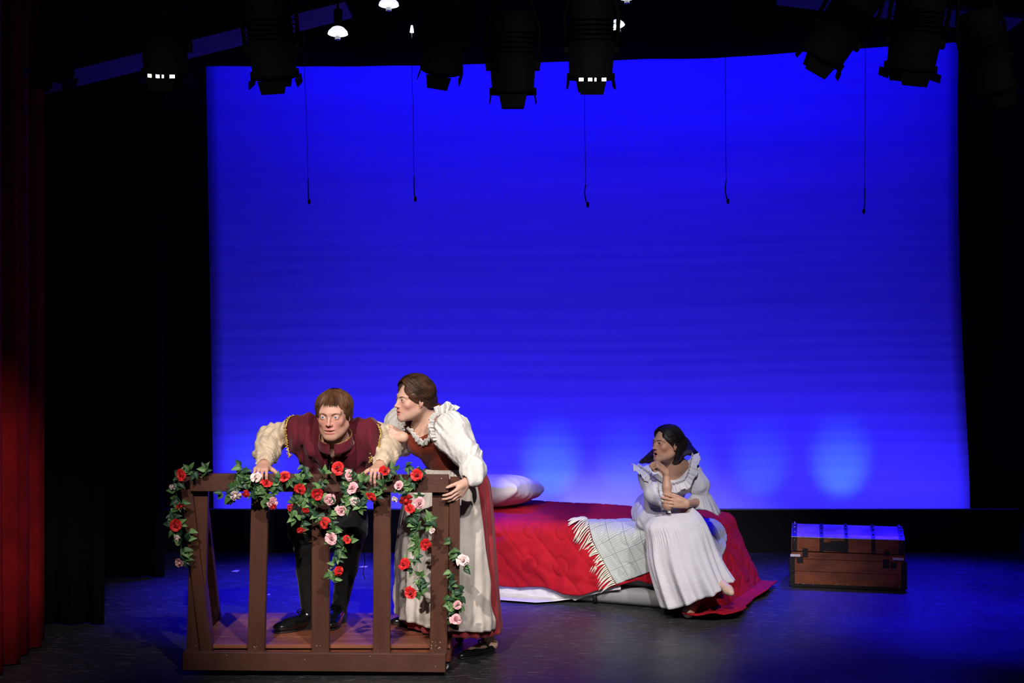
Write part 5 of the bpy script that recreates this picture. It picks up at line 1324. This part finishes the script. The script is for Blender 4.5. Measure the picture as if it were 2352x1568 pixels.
# ================================================================== rose garlands
M_leaf = [mat('leaf_green', (.050, .125, .032), .5, var=.3, scale=20), mat('leaf_light_green', (.13, .25, .085), .5, var=.3, scale=25), mat('leaf_dark_green', (.018, .060, .028), .5, var=.3, scale=20)]
M_stem = mat('vine_green', (.025, .055, .018), .6)
M_rr = mat('red_petal', (.62, .010, .012), .55, var=.15, scale=40, sheen=.2); M_rp = mat('pink_petal', (.80, .42, .46), .6, var=.12, scale=40, sheen=.2); M_rw = mat('blush_petal', (.82, .66, .64), .6, var=.10, scale=40, sheen=.2)
def leaf_mesh(k):
    rs = random.Random(k); L_, w_ = 1.0, .30 + .05 * k; nx, ny = 7, 5; P = np.zeros((nx, ny, 3)); cur = .18 + .12 * k
    for i in range(nx):
        t = i / (nx - 1); wd = w_ * (math.sin(PI * t ** .75) ** .9) * (1 - .15 * t) + .004
        for j in range(ny):
            s = (j / (ny - 1) - .5) * 2; P[i, j] = (t * L_, s * wd * (1 + .08 * math.sin(t * 40 + k)), abs(s) * wd * .6 - cur * 1.6 * t * t + .02 * math.sin(9 * t + s))
    return grid_mesh(P, 'leaf')
LEAF = []
for k in range(3):
    for m_ in M_leaf:
        me = leaf_mesh(k); me.materials.append(m_); me.shade_smooth(); LEAF.append(me)
def petal_mesh(cup, w):
    nx, ny = 5, 6; P = np.zeros((nx, ny, 3))
    for i in range(nx):
        t = i / (nx - 1)
        for j in range(ny):
            s = (j / (ny - 1) - .5) * 2; a = s * w * (.35 + .65 * math.sin(PI * min(1, t * .62 + .05)))
            r = .12 + cup[0] * t + cup[1] * t ** 3; z = -.25 + cup[2] * t - cup[3] * t ** 4 - .10 * s * s * t + .03 * math.sin(s * 5 + 3 * t)
            P[i, j] = (r * math.cos(a), r * math.sin(a), z)
    return grid_mesh(P, 'petal')
def core_mesh():
    mb = MB()
    for k, (r, h, tw_) in enumerate(((.12, .66, 0), (.22, .60, .9), (.34, .52, 2.1))):
        n = 28; V = []
        for i in range(n + 1):
            a = 2 * PI * 1.08 * i / n + tw_; rr = r * (1 - .22 * i / n) + .02 * math.sin(3 * a)
            for z in (-.2, h * .5, h - .02 * (i % 3)): V.append((rr * math.cos(a) * (1 - .22 * (z > .3)), rr * math.sin(a) * (1 - .22 * (z > .3)), z))
        mb.add(V, [(3 * i + q, 3 * i + 3 + q, 3 * i + 4 + q, 3 * i + 1 + q) for i in range(n) for q in (0, 1)])
    mb.ball((0, 0, -.18), (.26, .26, .18), 6); mb.ball((0, 0, .30), (.16, .16, .20), 6); return mb.mesh('rose_heart')
PET = {}; CORE = {}
for key, m_ in (('r', M_rr), ('p', M_rp), ('w', M_rw)):
    PET[key] = []
    for cup, w in (((.40, .04, .95, .22), .66), ((.62, .22, .80, .28), .66), ((.60, .34, .66, .42), .60)):
        me = petal_mesh(cup, w); me.materials.append(m_); me.shade_smooth(); PET[key].append(me)
    me = core_mesh(); me.materials.append(m_); CORE[key] = me
sep = MB()
for i in range(5):
    a = 2 * PI * i / 5; c, s = math.cos(a), math.sin(a); b = sep.add([(.05 * -s, .05 * c, -.36), (.05 * s, -.05 * c, -.36), (.5 * c + .12 * s, .5 * s - .12 * c, -.22), (.85 * c, .85 * s, -.10), (.5 * c - .12 * s, .5 * s + .12 * c, -.22)], [(0, 1, 2, 4), (2, 3, 4)])
sep = sep.mesh('calyx'); sep.materials.append(M_leaf[0])
def add_rose(par, pos, key, size, nrm, rs, outer=6):
    q = Vector((0, 0, 1)).rotation_difference(Vector(nrm).normalized()).to_matrix().to_4x4()
    M0 = Matrix.Translation(pos - np.array(par.location)) @ q @ Matrix.Rotation(rs.uniform(0, 6), 4, 'Z') @ Matrix.Diagonal((size * rs.uniform(.82, 1.05), size, size, 1))
    r = bpy.data.objects.new('rose', CORE[key]); COL.objects.link(r); r.parent = par; r.matrix_basis = M0
    for k in range(outer + 3):
        ring = 0 if k < 3 else 1 + (rs.random() < .4); n = 3 if k < 3 else outer; a = 2 * PI * (k if k < 3 else k - 3) / n + rs.uniform(-.15, .15)
        p = bpy.data.objects.new('petal', PET[key][ring]); COL.objects.link(p); p.parent = r
        p.matrix_basis = Matrix.Rotation(a, 4, 'Z') @ Matrix.Rotation(rs.uniform(-.30, .26), 4, 'Y') @ Matrix.Scale(rs.uniform(.82, 1.12), 4)
    c = bpy.data.objects.new('calyx', sep); COL.objects.link(c); c.parent = r
def garland(label, vines, roses, Y, seed, dens=1.0, lsize=.040):
    rs = random.Random(seed); first = W(*vines[0][0], Y)
    g = empty('rose_garland', first, label, 'garland', 'artificial rose garlands on the balcony')
    mb = MB()
    for v in vines:
        pts = [W(q[0], q[1], Y + (q[2] if len(q) > 2 else 0)) for q in v]; n = max(8, int(sum(np.linalg.norm(pts[i + 1] - pts[i]) for i in range(len(pts) - 1)) / .012)); C = smoothpath(pts, n)
        C = C + np.stack([.006 * np.sin(np.arange(n) * .9 + seed), -.004 + .008 * np.sin(np.arange(n) * .7), .006 * np.cos(np.arange(n) * .8)], 1)
        mb.tube(C, .0017, 5)
        i = rs.random() * 2
        while i < n - 1:
            p = C[int(i)]; T_ = dirs(C[min(n - 1, int(i) + 1)] - C[max(0, int(i) - 1)]); side = rs.choice((-1, 1)); a = rs.uniform(0, 2 * PI)
            for j in range(rs.choice((2, 3, 3))):
                aa = a + (j - 1) * rs.uniform(.7, 1.1); d = dirs((math.cos(aa), rs.uniform(-.9, -.1), math.sin(aa) - .15)); st = p + d * .006
                sz = lsize * rs.uniform(.75, 1.15); z = dirs(np.array((rs.uniform(-.5, .5), -1, rs.uniform(.1, .9)))); z = dirs(z - d * (z @ d)); y = np.cross(z, d)
                R_ = Matrix(np.stack([d, y, z], 1).tolist()).to_4x4(); o = bpy.data.objects.new('leaf', LEAF[rs.choice((0, 0, 1, 2, 3, 5, 4, 5, 6, 8, 7, 8))]); COL.objects.link(o); o.parent = g
                o.matrix_basis = Matrix.Translation(st - np.array(g.location)) @ R_ @ Matrix.Diagonal((sz, sz, sz, 1))
            i += rs.uniform(1.25, 2.4) / dens / .85
    mb.put('vine', M_stem, g, True)
    for (px, py, key, w, dx, dz_) in roses:
        pos = W(px, py, Y - .022); s = F / Y; add_rose(g, pos, key, w / s / 2 * .92, (dx, -1, dz_), rs)
    return g
garland('rose garland hanging down outside the left post of the balcony',
    [[(478, 1080), (448, 1082), (422, 1090), (405, 1122), (414, 1160), (396, 1190), (408, 1225), (422, 1262), (428, 1290)], [(400, 1150), (392, 1178)], [(415, 1205), (432, 1222), (436, 1246)]],
    [(417, 1090, 'r', 30, -.5, .3), (396, 1118, 'w', 18, -.8, -.2), (416, 1161, 'r', 24, .3, -.8), (405, 1205, 'r', 33, -.1, .1), (406, 1237, 'w', 20, -.5, -.3), (414, 1291, 'p', 26, -.4, -.5)], 7.235, 11, .85)
garland('rose garland draped over the left half of the top rail',
    [[(520, 1136), (545, 1112), (556, 1082, .0), (570, 1098), (592, 1122), (612, 1140), (626, 1156)], [(556, 1075), (562, 1100), (580, 1136)], [(612, 1128), (640, 1108), (662, 1100), (682, 1112), (700, 1086)], [(508, 1134), (530, 1136), (560, 1120)], [(598, 1150), (612, 1140), (632, 1130)]],
    [(540, 1138, 'w', 32, -.1, -.7), (590, 1096, 'w', 30, -.5, .8), (611, 1110, 'r', 30, .4, .8), (654, 1094, 'r', 28, .1, .1), (565, 1134, 'r', 20, .2, -.6), (626, 1152, 'p', 28, .5, -.3), (628, 1164, 'r', 18, .3, -.9)], 7.215, 12, 1.15)
garland('rose garland swagged over the middle of the railing and its centre post',
    [[(700, 1072), (692, 1100), (686, 1125), (680, 1150), (676, 1180), (694, 1200), (690, 1222)], [(744, 1082), (738, 1112), (728, 1135), (700, 1140), (684, 1152)], [(690, 1165), (715, 1178), (740, 1188), (762, 1180)],
     [(780, 1082), (800, 1100), (826, 1086), (834, 1104), (820, 1130), (800, 1152), (786, 1170), (762, 1178), (755, 1195), (766, 1220), (775, 1245), (778, 1275)], [(800, 1150), (830, 1160), (845, 1145), (862, 1128)],
     [(765, 1240), (782, 1256), (800, 1244), (812, 1252)], [(778, 1275), (768, 1300), (760, 1322), (770, 1340)], [(782, 1098), (806, 1130), (812, 1150)], [(700, 1130), (720, 1140), (745, 1140), (758, 1150)]],
    [(689, 1122, 'r', 30, -.2, -.2), (729, 1133, 'r', 32, .2, -.4), (757, 1146, 'p', 32, .3, -.3), (776, 1074, 'r', 35, 0, .2), (801, 1092, 'p', 28, .6, .1), (811, 1121, 'p', 32, -.2, .3), (815, 1152, 'w', 26, .5, -.5),
     (783, 1172, 'p', 30, .3, .0), (746, 1201, 'r', 28, -.3, .1), (668, 1165, 'r', 20, -.8, 0), (702, 1172, 'r', 18, .1, -.6), (690, 1217, 'r', 24, .0, -.5), (761, 1236, 'p', 32, .1, .2), (796, 1238, 'r', 26, .6, .3), (777, 1310, 'r', 26, .5, .2)], 7.205, 13, 1.1)
garland('rose garland hanging in front of the pale apron beside the right front post',
    [[(852, 1145), (870, 1128), (884, 1108), (884, 1085), (905, 1078), (935, 1072), (955, 1085), (945, 1110), (930, 1140)], [(918, 1112), (925, 1130), (912, 1150)], [(962, 1140), (955, 1165), (945, 1190), (956, 1205), (955, 1232), (975, 1248)], [(962, 1170), (985, 1185), (992, 1210)],
     [(930, 1295), (950, 1305), (962, 1322), (950, 1340)], [(944, 1360), (968, 1352), (985, 1340)], [(956, 1205), (962, 1240), (948, 1285)], [(840, 1122), (858, 1128), (880, 1115)]],
    [(852, 1140, 'r', 26, -.2, -.4), (882, 1081, 'r', 32, .5, .2), (958, 1090, 'r', 32, .1, .1), (917, 1114, 'p', 26, -.2, .2), (908, 1146, 'w', 18, -.4, -.6), (932, 1147, 'r', 32, .1, -.9), (963, 1155, 'p', 32, .1, .1), (941, 1168, 'r', 26, -.4, .2),
     (976, 1250, 'r', 30, .2, -.4), (929, 1294, 'r', 30, -.4, .0), (943, 1361, 'r', 32, .1, .1), (992, 1218, 'w', 18, .6, 0)], 7.205, 14, .9)
garland('rose garland trailing down behind the right corner post',
    [[(1038, 1238), (1036, 1258), (1050, 1270), (1062, 1290), (1064, 1310)], [(1036, 1315), (1034, 1350), (1046, 1375), (1058, 1362)], [(1062, 1360), (1058, 1380), (1046, 1400), (1048, 1425)], [(1034, 1372), (1038, 1400)]],
    [(1063, 1287, 'w', 32, .3, .2), (1050, 1388, 'p', 24, .2, .2), (1047, 1421, 'p', 30, -.1, .3)], 7.245, 15, .8)
